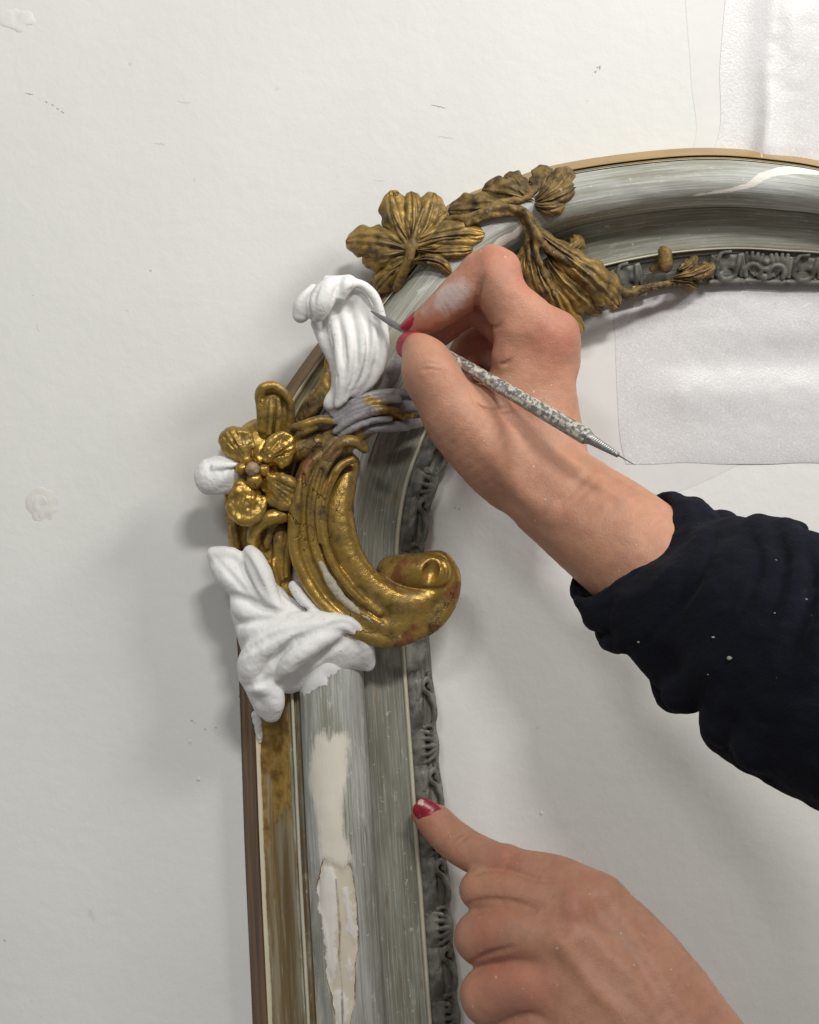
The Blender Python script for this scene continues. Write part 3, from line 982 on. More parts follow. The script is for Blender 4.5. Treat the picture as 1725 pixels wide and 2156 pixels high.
# ---- grey and silver acanthus strokes above the C
sdf_part('acanthus_tip', [
    ('k', 10, [(640, 890, 110, 16), (700, 893, 130, 24), (760, 862, 135, 24), (830, 850, 125, 22), (890, 850, 110, 18)]),
    [(700, 872, 160, 8), (735, 848, 164, 10), (780, 832, 164, 10), (835, 826, 156, 8), (880, 830, 140, 6)],
    [(704, 888, 168, 7), (745, 862, 172, 9), (795, 846, 170, 9), (840, 842, 160, 7)],
    [(706, 908, 172, 7), (740, 884, 178, 9), (785, 866, 176, 9), (825, 864, 168, 8), (848, 876, 160, 8)],
    [(716, 918, 166, 6), (745, 902, 172, 7), (785, 886, 170, 7), (822, 882, 164, 6)],
    [(745, 912, 150, 10), (790, 900, 150, 11), (840, 897, 140, 12), (885, 890, 120, 10)]],
    M['silver'], k=7, vox=2.0, rough=1.1, rscale=10, seed=5, label='grey worn acanthus strands above the scroll')
sdf_part('scroll_collar', [
    [(618, 902, 150, 10), (640, 895, 168, 10), (672, 884, 172, 10), (702, 888, 168, 8)],
    [(622, 925, 152, 8), (645, 908, 166, 10), (665, 900, 166, 7)],
    [(605, 950, 130, 22), (640, 945, 140, 26), (668, 935, 146, 22)]], M['gold'], k=5, vox=2.0, rough=0.8, seed=6)

# ---- upright leaf with rolled rim beside the flower
sdf_part('upright_leaf', [
    ('k', 8, [(562, 915, 96, 20), (568, 870, 108, 22), (574, 838, 112, 22)]), ('k', 10, [(590, 912, 92, 20), (592, 870, 104, 20), (588, 842, 108, 20)]),
    [(549, 905, 118, 8), (549, 868, 128, 9), (548, 832, 136, 11), (556, 816, 142, 11), (576, 812, 144, 10), (598, 826, 140, 9), (611, 850, 130, 8), (612, 885, 118, 8), (604, 915, 108, 8)],
    ('k', 4, [(584, 912, 122, 6), (588, 870, 130, 7), (586, 842, 130, 5)]), ('k', 4, [(567, 912, 120, 6), (570, 872, 129, 6), (571, 846, 129, 5)])],
    M['gold'], k=10, vox=2.0, rough=0.9, seed=8, cuts=[[(552, 840, 142, 3), (563, 842, 140, 3), (574, 840, 138, 2)]])

# ---- flower: four gilded petals, the plaster one, beads
FL = empty('flower', (0, 0, 0)); FL.parent = FRAME
flb = to_world(W(531, 990, 100)[None])[0]
FL.location = flb - FB


def petal(strokes, mat, seed, cuts=(), k=12, label=None, rough=2.0):
    P = np.array([p for s_ in strokes for p in (s_[2] if s_[0] == 'k' else s_)], float)
    c = P[:, :2].mean(0); o = c + (c - np.array([531, 990])) * 0.55; i_ = c - (c - np.array([531, 990])) * 0.5
    t = (c - np.array([531, 990])) / np.linalg.norm(c - np.array([531, 990])); n = np.array([-t[1], t[0]])
    lines = [[i_ + n * a * 0.5, c + n * a + t * 3, o + n * a * 1.5] for a in (-13, -4, 6, 14)] if mat is not M['plaster'] else []
    sdf_part('petal', strokes, mat, k=k, vox=1.8, rough=rough, rscale=15, seed=seed, cuts=cuts, parent=FL, base=flb, label=label,
             extra=lambda F: [crease(F, l, 2.6, 0.3, 3) for l in lines])


petal([('k', 12, [(514, 962, 152, 18), (500, 936, 152, 32), (494, 930, 148, 30)]), [(480, 952, 158, 7), (472, 925, 160, 8), (490, 908, 166, 8), (518, 914, 166, 8), (533, 938, 164, 7)], [(515, 965, 172, 5), (500, 930, 178, 5)]],
      M['gold_flower'], 11, [[(508, 955, 184, 3), (492, 930, 184, 3)]])
petal([('k', 8, [(560, 968, 150, 18), (582, 950, 155, 28), (598, 940, 150, 26)]), [(556, 955, 168, 7), (572, 928, 174, 9), (596, 916, 170, 9), (612, 930, 162, 9), (611, 960, 162, 9), (594, 980, 164, 8)], [(560, 970, 178, 6), (590, 945, 182, 6)]],
      M['gold_flower'], 13, [[(566, 975, 188, 3), (598, 950, 184, 3)]])
petal([('k', 8, [(565, 1012, 145, 22), (590, 1030, 155, 30), (606, 1040, 150, 28)]), [(572, 1005, 170, 9), (598, 1008, 176, 11), (622, 1022, 170, 11), (634, 1042, 160, 9), (618, 1062, 164, 11), (592, 1066, 166, 10), (570, 1052, 164, 9)]],
      M['gold_flower'], 15, [[(585, 1030, 192, 4), (606, 1040, 190, 4)]])
petal([('k', 8, [(528, 1030, 145, 20), (520, 1062, 152, 34), (522, 1072, 150, 32)]), [(490, 1040, 160, 9), (486, 1070, 166, 10), (502, 1092, 172, 11), (530, 1096, 172, 11), (552, 1076, 168, 9), (556, 1052, 164, 8)], [(506, 1020, 170, 14), (502, 1034, 172, 13)], [(524, 1034, 172, 12), (526, 1052, 172, 12)]],
      M['gold_flower'], 17, [[(492, 1056, 186, 2.2), (510, 1062, 192, 2.5), (528, 1060, 190, 2)], [(514, 1058, 190, 2), (520, 1085, 190, 2)]])
petal([('k', 14, [(506, 1000, 140, 20), (480, 1000, 142, 30), (448, 1004, 138, 34)]), ('k', 12, [(436, 1012, 136, 24), (428, 1002, 136, 17), (440, 982, 140, 16), (470, 972, 146, 13), (494, 968, 150, 7)]), ('k', 12, [(440, 1026, 136, 12), (470, 1030, 142, 11), (505, 1022, 148, 10)]), ('k', 6, [(452, 984, 166, 7), (480, 980, 170, 7), (500, 978, 168, 4)])],
      M['plaster'], 19, [[(446, 1000, 182, 8), (478, 994, 184, 9), (500, 990, 184, 5)], [(456, 1016, 180, 3), (486, 1008, 182, 4)]], k=10, label='white plaster petal replacing a lost one', rough=1.0)
for (px, py, h, r) in [(532, 988, 186, 15), (508, 987, 178, 13), (536, 1012, 176, 17), (556, 990, 170, 13), (518, 968, 172, 12), (545, 968, 170, 11)]:
    sdf_part('bead', [[(px, py, h, r)], [(px, py, h - 18, r * 1.1)]], M['gold_flower'] if r != 15 else mat_flat('rubbed_bead', (0.30, 0.22, 0.13), 0.5, 0.8, 260, 0.6), k=4, vox=1.6, rough=1.1, rscale=7, seed=int(px), parent=FL, base=flb)

# ---- stems and side of the ornament under the flower
sdf_part('stem', [[(535, 1152, 120, 14), (536, 1122, 140, 15), (552, 1100, 152, 16), (576, 1088, 156, 17), (598, 1088, 150, 14)], [(580, 1098, 140, 10), (568, 1120, 132, 9), (562, 1150, 120, 8)]], M['gold_flower'], k=6, vox=2.0, rough=1.0, seed=21)
sdf_part('ornament_ground', [
    ('k', 14, [(497, 925, 40, 26), (506, 985, 60, 36), (502, 1050, 60, 30), (505, 1110, 60, 26), (510, 1170, 50, 26)]),
    ('k', 14, [(550, 930, 60, 50), (555, 1000, 80, 52), (560, 1080, 80, 46), (565, 1160, 70, 46), (600, 1230, 80, 40), (640, 1290, 80, 40)]),
    ('k', 8, [(492, 1075, 96, 8), (494, 1110, 100, 9), (500, 1150, 100, 9)]),
    ('k', 6, [(590, 1115, 120, 16), (588, 1160, 122, 14), (592, 1215, 118, 12)]), ('k', 5, [(612, 1120, 134, 9), (606, 1165, 134, 8), (604, 1210, 130, 7)]), ('k', 5, [(576, 1180, 130, 6), (578, 1200, 130, 8), (586, 1230, 128, 6)])],
    M['gold'], vox=2.4, rough=1.0, seed=23)

# ---- plaster leaf under the scroll
pl = [
    ('k', 26, [(545, 1235, 118, 32), (585, 1285, 130, 40), (630, 1315, 135, 40), (690, 1335, 138, 38), (740, 1358, 124, 34), (768, 1392, 108, 20)]),
    ('k', 26, [(510, 1285, 100, 26), (540, 1330, 116, 42), (562, 1390, 120, 46), (560, 1440, 108, 36)]),
    ('k', 26, [(590, 1395, 116, 40), (640, 1380, 126, 42), (700, 1362, 128, 38), (750, 1368, 110, 28)]),
    ('k', 20, [(470, 1180, 108, 28), (500, 1215, 116, 36), (545, 1250, 124, 34)]),
    # rolled lobes
    ('k', 11, [(460, 1176, 118, 20), (480, 1202, 128, 32), (512, 1234, 134, 30), (545, 1262, 142, 20)]),
    ('k', 10, [(449, 1165, 126, 13), (478, 1165, 134, 14), (502, 1172, 136, 12), (522, 1198, 140, 10)]),
    ('k', 9, [(527, 1163, 140, 15), (538, 1182, 154, 22), (552, 1212, 158, 24), (566, 1250, 160, 20), (585, 1280, 164, 14)]),
    ('k', 5, [(618, 1233, 150, 10), (628, 1248, 156, 12), (648, 1272, 160, 12), (672, 1292, 162, 8)]),
    ('k', 9, [(497, 1264, 134, 13), (510, 1282, 142, 21), (534, 1292, 148, 21), (570, 1294, 154, 18)]),
    ('k', 9, [(520, 1330, 140, 20), (540, 1328, 156, 23), (575, 1322, 166, 22), (620, 1308, 172, 18), (660, 1300, 172, 14), (705, 1300, 168, 12)]),
    ('k', 10, [(529, 1418, 146, 26), (530, 1395, 158, 30), (550, 1365, 168, 30), (590, 1340, 176, 28), (640, 1325, 182, 24), (690, 1312, 178, 20), (735, 1316, 168, 18), (762, 1340, 152, 18), (772, 1375, 136, 16), (776, 1400, 118, 12)]),
    ('k', 10, [(592, 1416, 160, 18), (606, 1398, 178, 22), (635, 1372, 186, 24), (672, 1346, 184, 22), (705, 1334, 174, 16)]),
    ('k', 9, [(572, 1498, 112, 23), (574, 1475, 130, 26), (568, 1450, 142, 24), (545, 1440, 150, 22)]),
    ('k', 10, [(552, 1492, 112, 16), (534, 1455, 138, 16), (520, 1428, 144, 14)]),
    ('k', 18, [(574, 1405, 138, 24), (590, 1375, 146, 24), (625, 1350, 150, 24)]),
    # thin smoothed sheet running out over the moulding
    ('k', 16, [(612, 1440, 104, 20), (660, 1420, 118, 24), (715, 1392, 124, 24), (760, 1378, 108, 22)])]
sdf_part('plaster_leaf', pl, M['plaster'], vox=2.3, rough=1.1, rscale=26, seed=31, kcut=9,
         cuts=[[(480, 1178, 180, 7), (512, 1206, 182, 8), (540, 1240, 184, 5)], [(620, 1420, 205, 10), (660, 1396, 206, 11), (710, 1364, 200, 9), (750, 1348, 184, 5)],
               [(556, 1462, 176, 5), (572, 1458, 178, 8), (590, 1452, 172, 5)], [(560, 1312, 192, 5), (610, 1300, 194, 4), (650, 1296, 192, 3)]],
         extra=lambda F: [crease(F, p, r, 0.3, 9) for p, r in (
             ([(506, 1160), (524, 1190), (545, 1230), (562, 1262)], 8), ([(600, 1250), (625, 1270), (655, 1292)], 4), ([(488, 1252), (520, 1262), (560, 1282), (600, 1290)], 6),
             ([(500, 1312), (530, 1310), (575, 1304), (630, 1292)], 6), ([(506, 1378), (535, 1362), (580, 1338), (640, 1318)], 7), ([(574, 1440), (576, 1405), (592, 1372), (630, 1345), (680, 1325)], 7),
             ([(612, 1432), (650, 1404), (695, 1368), (745, 1346)], 8), ([(516, 1448), (545, 1440), (575, 1428)], 7), ([(455, 1175), (490, 1215), (520, 1250)], 4), ([(690, 1318), (730, 1312), (765, 1340)], 4))],
         label='smooth white plaster leaf modelled below the scroll')
sdf_part('plaster_drip', [[(540, 1505, 70, 10), (545, 1535, 66, 8), (548, 1560, 62, 5)]], M['plaster'], vox=1.8, rough=1.4, rscale=8)

# ---- plaster shell being worked on
shl = [
    # body of the scoop
    ('k', 24, [(700, 640, 150, 34), (722, 690, 146, 50), (742, 735, 142, 58), (742, 790, 142, 46), (720, 835, 136, 28), (708, 858, 132, 14)]),
    ('k', 24, [(735, 612, 170, 22), (765, 645, 158, 34), (772, 700, 152, 36), (770, 760, 146, 36)]),
    ('k', 20, [(690, 625, 176, 28), (720, 620, 184, 24), (755, 620, 178, 20)]),
    ('k', 16, [(700, 846, 140, 22), (735, 838, 144, 20), (768, 818, 148, 16)]),
    # right rim
    ('k', 9, [(738, 592, 216, 10), (768, 603, 212, 10), (790, 628, 206, 10), (802, 668, 198, 11), (808, 715, 192, 12), (803, 760, 186, 12), (785, 800, 178, 10), (752, 832, 168, 7)]),
    # flutes
    ('k', 12, [(770, 625, 184, 6), (783, 675, 188, 9), (786, 730, 194, 10), (772, 785, 188, 9), (745, 828, 178, 5)]),
    ('k', 12, [(752, 640, 182, 7), (760, 690, 190, 10), (762, 745, 200, 10), (748, 800, 192, 8), (728, 842, 180, 4)]),
    ('k', 12, [(722, 655, 184, 8), (734, 700, 193, 10), (738, 750, 202, 10), (730, 805, 194, 8), (717, 850, 178, 4)]),
    ('k', 12, [(700, 672, 182, 9), (710, 720, 190, 10), (716, 770, 198, 9), (714, 815, 190, 8), (709, 855, 176, 4)]),
    # left wall
    ('k', 8, [(668, 680, 172, 14), (682, 715, 168, 13), (694, 745, 160, 10)]),
    # curled lobes on top
    ('k', 10, [(660, 612, 192, 14), (640, 640, 198, 21), (634, 662, 194, 18)]),
    ('k', 12, [(712, 598, 212, 15), (692, 610, 222, 24), (676, 634, 222, 27), (668, 658, 212, 20)]),
    ('k', 10, [(735, 594, 218, 11), (730, 602, 226, 16), (718, 622, 222, 12)]),
    ('k', 8, [(690, 592, 206, 12), (735, 588, 212, 8)])]
sdf_part('plaster_shell', shl, M['plaster'], vox=2.2, rough=0.9, rscale=24, seed=33, kcut=7,
         cuts=[[(652, 622, 226, 4), (656, 650, 226, 4), (660, 670, 216, 4)], [(716, 596, 246, 4), (704, 618, 248, 4)], [(750, 622, 236, 18), (742, 640, 226, 14)], [(700, 690, 222, 5), (705, 780, 216, 4)]],
         extra=lambda F: [crease(F, p, r, 0.3, 6) for p, r in (
             ([(692, 690), (702, 740), (708, 800), (706, 850)], 4), ([(712, 670), (724, 720), (728, 780), (714, 845)], 4), ([(738, 660), (750, 715), (750, 780), (726, 840)], 4),
             ([(768, 650), (776, 710), (768, 780), (740, 832)], 4), ([(792, 660), (798, 720), (788, 780)], 4), ([(672, 600), (664, 622), (660, 650)], 4), ([(718, 592), (708, 610), (700, 640)], 4))],
         label='white plaster shell being carved with the tool')
sdf_part('shell_root', [('k', 10, [(634, 884, 110, 14), (660, 850, 130, 20), (684, 815, 140, 18), (692, 775, 145, 12), (693, 752, 150, 9)]), [(640, 885, 130, 8), (668, 855, 148, 8), (690, 815, 152, 6)]],
         mat_gold('ochre_root', 0.7, 0.1, silver=0.35, pale_edges=0.3), k=6, vox=2.0, rough=1.2, seed=35)
# dark side wall of the torus behind the shell
sdf_part('shell_bed', [('k', 10, [(822, 690, 120, 22), (826, 740, 120, 24), (815, 790, 120, 26), (780, 835, 120, 24)])], M['silver'], vox=2.4, rough=1.2, seed=36)


# ------------------------------------------------------------------ carved leaves made of ribbed lobes
def lobe(base, tip, bend, width, arch=14, veins=5, va=3.0, groove=7.0, serr=0.10, nser=4, drop=22, fat=0.6, nu=34, nv=21, skew=0.0):
    """one lobe: base and tip (px, py, h); a closed ribbed sheet with turned-down edges"""
    b, t = np.array(base, float), np.array(tip, float)
    d = t - b; L = np.hypot(d[0], d[1]); n = np.array([-d[1], d[0]]) / L
    u = np.linspace(0.0, 1, nu)[:, None]; v = np.linspace(-1, 1, nv)[None]
    cx = b[0] + d[0] * u + n[0] * bend * 4 * u * (1 - u)
    cy = b[1] + d[1] * u + n[1] * bend * 4 * u * (1 - u)
    w = width * ((u + 0.06) ** fat) * ((1.0 - u ** 2.8) ** 0.5 + 0.02)
    w = w / (w.max() / width)
    ser = 1 + serr * np.abs(v) ** 3 * np.sin(np.pi * (nser * 2 * u + 0.3)) 
    x = cx + n[0] * w * v * ser + skew * d[0] / L * np.abs(v) * w
    y = cy + n[1] * w * v * ser + skew * d[1] / L * np.abs(v) * w
    veins = max(2, veins - 1)
    rib = 1.6 * (np.abs(np.cos(np.pi * (veins * (u * 0.75 - 0.34 * np.abs(v)) + 0.2))) ** 0.6 - 0.7) * np.clip(np.abs(v) * 2.2, 0, 1)
    h = b[2] + (t[2] - b[2]) * u + arch * 4 * u * (1 - u) * (1 - 0.35 * v ** 2) - 10 * np.abs(v) ** 2.5 \
        + va * rib + groove * (np.exp(-((np.abs(v) - 0.22) / 0.12) ** 2) * -1.0 + 0.9 * np.exp(-(v / 0.12) ** 2)) * np.clip(1.25 - u, 0, 1)
    # closed: rim ring goes down
    hx = np.concatenate([h[:, :1] - drop, h, h[:, -1:] - drop], 1)
    X = np.concatenate([x[:, :1], x, x[:, -1:]], 1); Y = np.concatenate([y[:, :1], y, y[:, -1:]], 1)
    X = np.concatenate([X, X[-1:]], 0); Y = np.concatenate([Y, Y[-1:]], 0); hx = np.concatenate([hx, hx[-1:] - drop], 0)
    V = W(X, Y, np.maximum(hx, 2)).reshape(-1, 3)
    q = V + 0
    V[:, 2] += 6.0 * vnoise(q, 34, int(b[0] + t[0]) % 23) + 2.4 * vnoise(q, 13, int(b[0]) % 17) + 0.8 * vnoise(q, 5, int(t[0]) % 11)
    V[:, 0] += 2.5 * vnoise(q, 22, 5); V[:, 1] += 2.5 * vnoise(q, 22, 9)
    return V, grid_faces(X.shape[0], X.shape[1])[:, ::-1]


def leaf(name, lobes, mat, label=None):
    Vs, Qs, o = [], [], 0
    for a in lobes:
        V, Q = lobe(*a[0], **(a[1] if len(a) > 1 else {}))
        Vs.append(V); Qs.append(Q + o); o += len(V)
    return part(name, np.vstack(Vs), np.vstack(Qs), mat, FRAME, FB, label=label)


# top-left vine leaf
leaf('leaf', [
    (((868, 520, 150), (822, 402, 126), -8, 32), dict(veins=3, serr=0.10, va=4.5)),
    (((868, 518, 152), (868, 404, 134), 4, 24), dict(veins=3, serr=0.12)),
    (((870, 520, 152), (916, 406, 128), 8, 32), dict(veins=3, serr=0.10, va=4.5)),
    (((872, 520, 150), (938, 446, 130), -4, 22), dict(veins=3)),
    (((868, 528, 150), (728, 508, 108), 8, 34), dict(veins=3, arch=26, va=5, groove=7)),
    (((866, 534, 148), (764, 552, 106), 8, 30), dict(veins=3, arch=24, va=5)),
    (((866, 540, 146), (812, 580, 110), 4, 26), dict(veins=2, arch=22)),
    (((862, 516, 154), (1022, 492, 156), -8, 30), dict(veins=4, va=4.5, groove=7)),
    (((872, 524, 156), (996, 526, 156), 4, 17), dict(veins=3)),
], M['gold_dull'], 'gilded vine leaf spreading over the outer edge')
sdf_part('leaf_stalk', [[(838, 605, 112, 12), (850, 570, 140, 12), (864, 535, 160, 10), (872, 500, 162, 6)], [(862, 520, 162, 6), (840, 488, 156, 4), (826, 450, 146, 3)], [(866, 515, 162, 6), (880, 470, 156, 4), (892, 440, 148, 3)],
                        [(868, 522, 162, 5), (920, 505, 168, 4), (970, 500, 168, 3)], [(860, 524, 162, 5), (815, 510, 152, 4), (775, 508, 136, 3)]], M['gold_dull'], k=6, vox=2.0, rough=0.8)
leaf('leaf', [
    (((868, 552, 160), (952, 575, 158), -16, 16), dict(veins=6, arch=16, va=2, groove=7)),
    (((845, 560, 140), (792, 612, 90), 6, 24), dict(veins=3, arch=18)),
], M['gold_dull'], 'narrow gilded leaf below the vine leaf')
sdf_part('vine', [[(944, 462, 140, 7), (985, 458, 160, 8), (1030, 442, 164, 8), (1075, 438, 166, 8), (1104, 446, 166, 9), (1117, 470, 162, 11), (1114, 500, 148, 10)],
                  [(985, 472, 160, 5), (1040, 454, 166, 5), (1090, 452, 162, 4)], [(960, 480, 150, 6), (1000, 452, 154, 6), (1050, 428, 154, 7), (1100, 420, 150, 8), (1125, 402, 144, 7)]], M['gold_brown'], k=9, vox=2.0, rough=2.2, rscale=12, seed=40)
leaf('leaf', [
    (((1128, 430, 144), (1014, 400, 112), 8, 30), dict(veins=4, arch=20)),
    (((1130, 426, 144), (1062, 368, 108), -4, 28), dict(veins=3, arch=18)),
    (((1126, 420, 146), (1150, 350, 108), 6, 30), dict(veins=3, arch=18)),
    (((1130, 424, 152), (1206, 358, 124), 4, 28), dict(veins=3, arch=18)),
    (((1128, 428, 156), (1217, 390, 146), 4, 25), dict(veins=3, arch=16)),
    (((1126, 434, 158), (1192, 428, 152), 6, 20), dict(veins=3, arch=14)),
    (((1100, 438, 142), (944, 444, 108), 6, 30), dict(veins=4, arch=18)),
], M['gold_brown'], 'brown worn vine leaf on the top edge of the arch')
# right-hand leaf spray falling over the sight edge
leaf('leaf', [
    (((1118, 470, 158), (1240, 562, 122), 8, 19), dict(veins=4, arch=22, va=2.5)),
    (((1150, 520, 138), (1306, 646, 92), -12, 36), dict(veins=4, arch=34, va=5, groove=9)),
    (((1150, 540, 138), (1266, 660, 82), 8, 30), dict(veins=4, arch=30, va=5, groove=9)),
    (((1140, 550, 138), (1222, 706, 76), 10, 30), dict(veins=4, arch=30, va=5, groove=8)),
    (((1128, 545, 148), (1186, 670, 100), 6, 27), dict(veins=4, arch=34, va=5)),
    (((1115, 540, 148), (1148, 645, 112), 4, 25), dict(veins=3, arch=30)),
    (((1105, 530, 148), (1118, 615, 116), 4, 20), dict(veins=3, arch=24)),
    (((1190, 530, 118), (1228, 498, 98), 4, 17), dict(veins=2, arch=12)),
], M['gold_dull'], 'spray of ribbed gilded leaves falling over the inner edge')
sdf_part('vine', [[(1112, 452, 168, 7), (1128, 486, 172, 8), (1150, 520, 168, 8), (1186, 545, 156, 8), (1240, 572, 136, 8), (1290, 600, 100, 9), (1322, 618, 80, 13), (1360, 606, 74, 9), (1400, 598, 70, 8), (1440, 590, 68, 7)],
                  [(1130, 480, 166, 5), (1162, 505, 162, 5), (1205, 530, 146, 4), (1238, 558, 136, 4)], [(1128, 500, 164, 6), (1132, 540, 166, 6), (1148, 580, 160, 5), (1168, 620, 148, 4)], [(1106, 478, 156, 6), (1112, 520, 158, 6), (1118, 560, 158, 5), (1136, 610, 144, 4)]],
         M['gold_brown'], k=8, vox=2.2, rough=2.2, rscale=12, seed=44, label='twisted stem running down to the bud')
sdf_part('bud', [[(1402, 560, 70, 15), (1400, 535, 76, 15), (1396, 528, 78, 9)], [(1392, 560, 62, 10), (1376, 566, 60, 8)]], M['gold_brown'], k=4, vox=1.9, rough=1.8, rscale=9, seed=46)
leaf('leaf', [(((1420, 585, 74), (1508, 556, 62), 6, 17), dict(veins=4, arch=14, va=3, serr=0.2)), (((1412, 592, 70), (1470, 604, 52), -4, 14), dict(veins=3, arch=12)),
              (((1428, 570, 70), (1470, 540, 58), 4, 13), dict(veins=3, arch=12))], M['gold_brown'], 'small brown leaf at the end of the stem')
sdf_part('egg_rim', [[(1098, 452, 150, 9), (1112, 480, 150, 8), (1112, 512, 146, 8), (1096, 540, 140, 9), (1078, 556, 130, 8)]], M['gold_brown'], k=3, vox=2.0, rough=1.6, rscale=8)

# ------------------------------------------------------------------ hands
def mat_skin(name, base, red, pale):
    m = Mat(name)
    n1 = m.noise(35, 5, 0.6); n2 = m.noise(160, 4, 0.6); n3 = m.noise(700, 3, 0.6)
    mot = m.math('ADD', m.math('MULTIPLY', n1, 0.6), m.math('MULTIPLY', n2, 0.4))
    col = m.mix(m.step(mot, 0.36, 0.66), base, pale)
    rf = m.math('ADD', m.attr('red'), m.math('MULTIPLY', m.math('SUBTRACT', n1, 0.5), 0.7), clamp=True)
    col = m.mix(m.math('MULTIPLY', rf, 0.7), col, red)
    col = m.mix(m.math('MULTIPLY', m.step(n2, 0.56, 0.70), 0.28), col, red)
    col = m.mix(m.math('MULTIPLY', m.step(m.noise(90, 4, 0.6, m.mapped(loc=(3, 9, 2))), 0.54, 0.70), 0.30), col, tuple(c * 0.78 for c in base))
    vn = m.math('ABSOLUTE', m.math('SUBTRACT', m.noise(22, 3, 0.5, m.mapped(loc=(6, 2, 8)), 0.4), 0.5))
    col = m.mix(m.math('MULTIPLY', m.step(vn, 0.035, 0.0), 0.16), col, (0.26, 0.19, 0.17))
    df = m.math('MULTIPLY', m.step(m.math('ADD', m.attr('dust'), m.math('MULTIPLY', m.math('SUBTRACT', m.noise(220, 5, 0.7), 0.5), 0.9)), 0.25, 1.1), 0.55)
    col = m.mix(df, col, (0.72, 0.68, 0.68))
    fl = m.step(m.noise(420, 1, 0.4), 0.775, 0.80)
    col = m.mix(m.math('MULTIPLY', fl, 0.5), col, (0.72, 0.66, 0.6))
    vor = m.voronoi(1150, m.mapped((1, 1, 0.8)))
    cre = m.noise(1, 5, 0.65, m.mapped((260, 260, 900)), 1.2)
    h = m.math('ADD', m.math('MULTIPLY', vor, -0.35), m.math('ADD', m.math('MULTIPLY', n3, 0.4), m.math('ADD', m.math('MULTIPLY', cre, 0.55), m.math('MULTIPLY', n2, 0.8))))
    m.out(col, m.math('ADD', 0.50, m.math('MULTIPLY', df, 0.3)), normal=m.bump(h, 0.34, 0.0008), Specular_IOR_Level=0.32)
    m.b.inputs['Subsurface Weight'].default_value = 0.12
    m.b.inputs['Subsurface Radius'].default_value = (1.0, 0.38, 0.22)
    m.b.inputs['Subsurface Scale'].default_value = 0.0035
    return m.m


M['skin'] = mat_skin('skin', (0.455, 0.222, 0.142), (0.49, 0.160, 0.112), (0.535, 0.282, 0.185))


def mat_nail():
    m = Mat('red_nail_varnish')
    n = m.noise(260, 5, 0.65)
    col = m.mix(m.step(n, 0.3, 0.7), (0.26, 0.005, 0.020), (0.37, 0.014, 0.038))
    chip = m.step(m.math('ADD', m.attr('chip'), m.math('MULTIPLY', m.math('SUBTRACT', m.noise(380, 4, 0.6), 0.5), 1.2)), 0.62, 0.70)
    col = m.mix(chip, col, (0.58, 0.40, 0.33))
    col = m.mix(m.math('MULTIPLY', m.step(m.noise(500, 3), 0.66, 0.74), 0.35), col, (0.62, 0.38, 0.38))
    return m.out(col, m.math('ADD', 0.24, m.math('MULTIPLY', n, 0.18)), normal=m.bump(n, 0.12, 0.0005), Specular_IOR_Level=0.5)


M['nail'] = mat_nail()


def nail(F, c, nrm, d, hl, hw, hand, base, th=1.6, chip=None, over=0.12):
    """varnished nail plate laid on the finger: c start point (world px units), nrm outward, d toward the tip"""
    nrm = np.array(nrm, float); nrm /= np.linalg.norm(nrm)
    d = np.array(d, float); d -= nrm * (d @ nrm); d /= np.linalg.norm(d)
    s = np.cross(nrm, d)
    nr, na = 10, 44
    r = np.linspace(0, 1, nr)[:, None]; a = np.linspace(0, 2 * np.pi, na, endpoint=False)[None]
    ca, sa = np.cos(a), np.sin(a)
    e = 2 / 2.8
    U = hl * r * np.sign(ca) * np.abs(ca) ** e
    Vv = hw * r * np.sign(sa) * np.abs(sa) ** e
    c = np.array(c, float)
    G = c + U[..., None] * d + Vv[..., None] * s
    lam = np.arange(90, -90, -0.7)
    R = G[:, :, None, :] + lam[None, None, :, None] * nrm
    val = F.sample(R)
    hit = val < 0
    k = np.argmax(hit, -1); ok = hit.any(-1)
    L = lam[k]
    mid = np.median(L[ok])
    # the plate keeps its own gentle curve where the finger falls away under it
    plate = mid - 0.55 * (Vv ** 2) / max(hw, 1) * 0.9 - 0.10 * U ** 2 / hl
    L = np.where(ok, np.maximum(L, plate), plate)
    L = 0.5 * L + 0.5 * plate
    top = G + (L + th)[..., None] * nrm
    bot = G[-1:] + (L[-1:] - 4.0)[..., None] * nrm
    P = np.concatenate([top, bot], 0).reshape(-1, 3)
    at = np.zeros((nr + 1, na))
    if chip:
        at[:nr] = np.clip(1 - np.hypot(U - chip[0], Vv - chip[1]) / chip[2], 0, 1)
    Q = grid_faces(nr + 1, na, True)
    part('fingernail', P, Q, M['nail'], hand, base, attrs={'chip': at.ravel()})


def blobs(V, pts):
    """soft weights around picture points (px, py, h, radius)"""
    w = np.zeros(len(V))
    for px, py, h, r in pts:
        w += np.exp(-((V - W(px, py, h)) ** 2).sum(1) / (r * r))
    return np.clip(w, 0, 1)


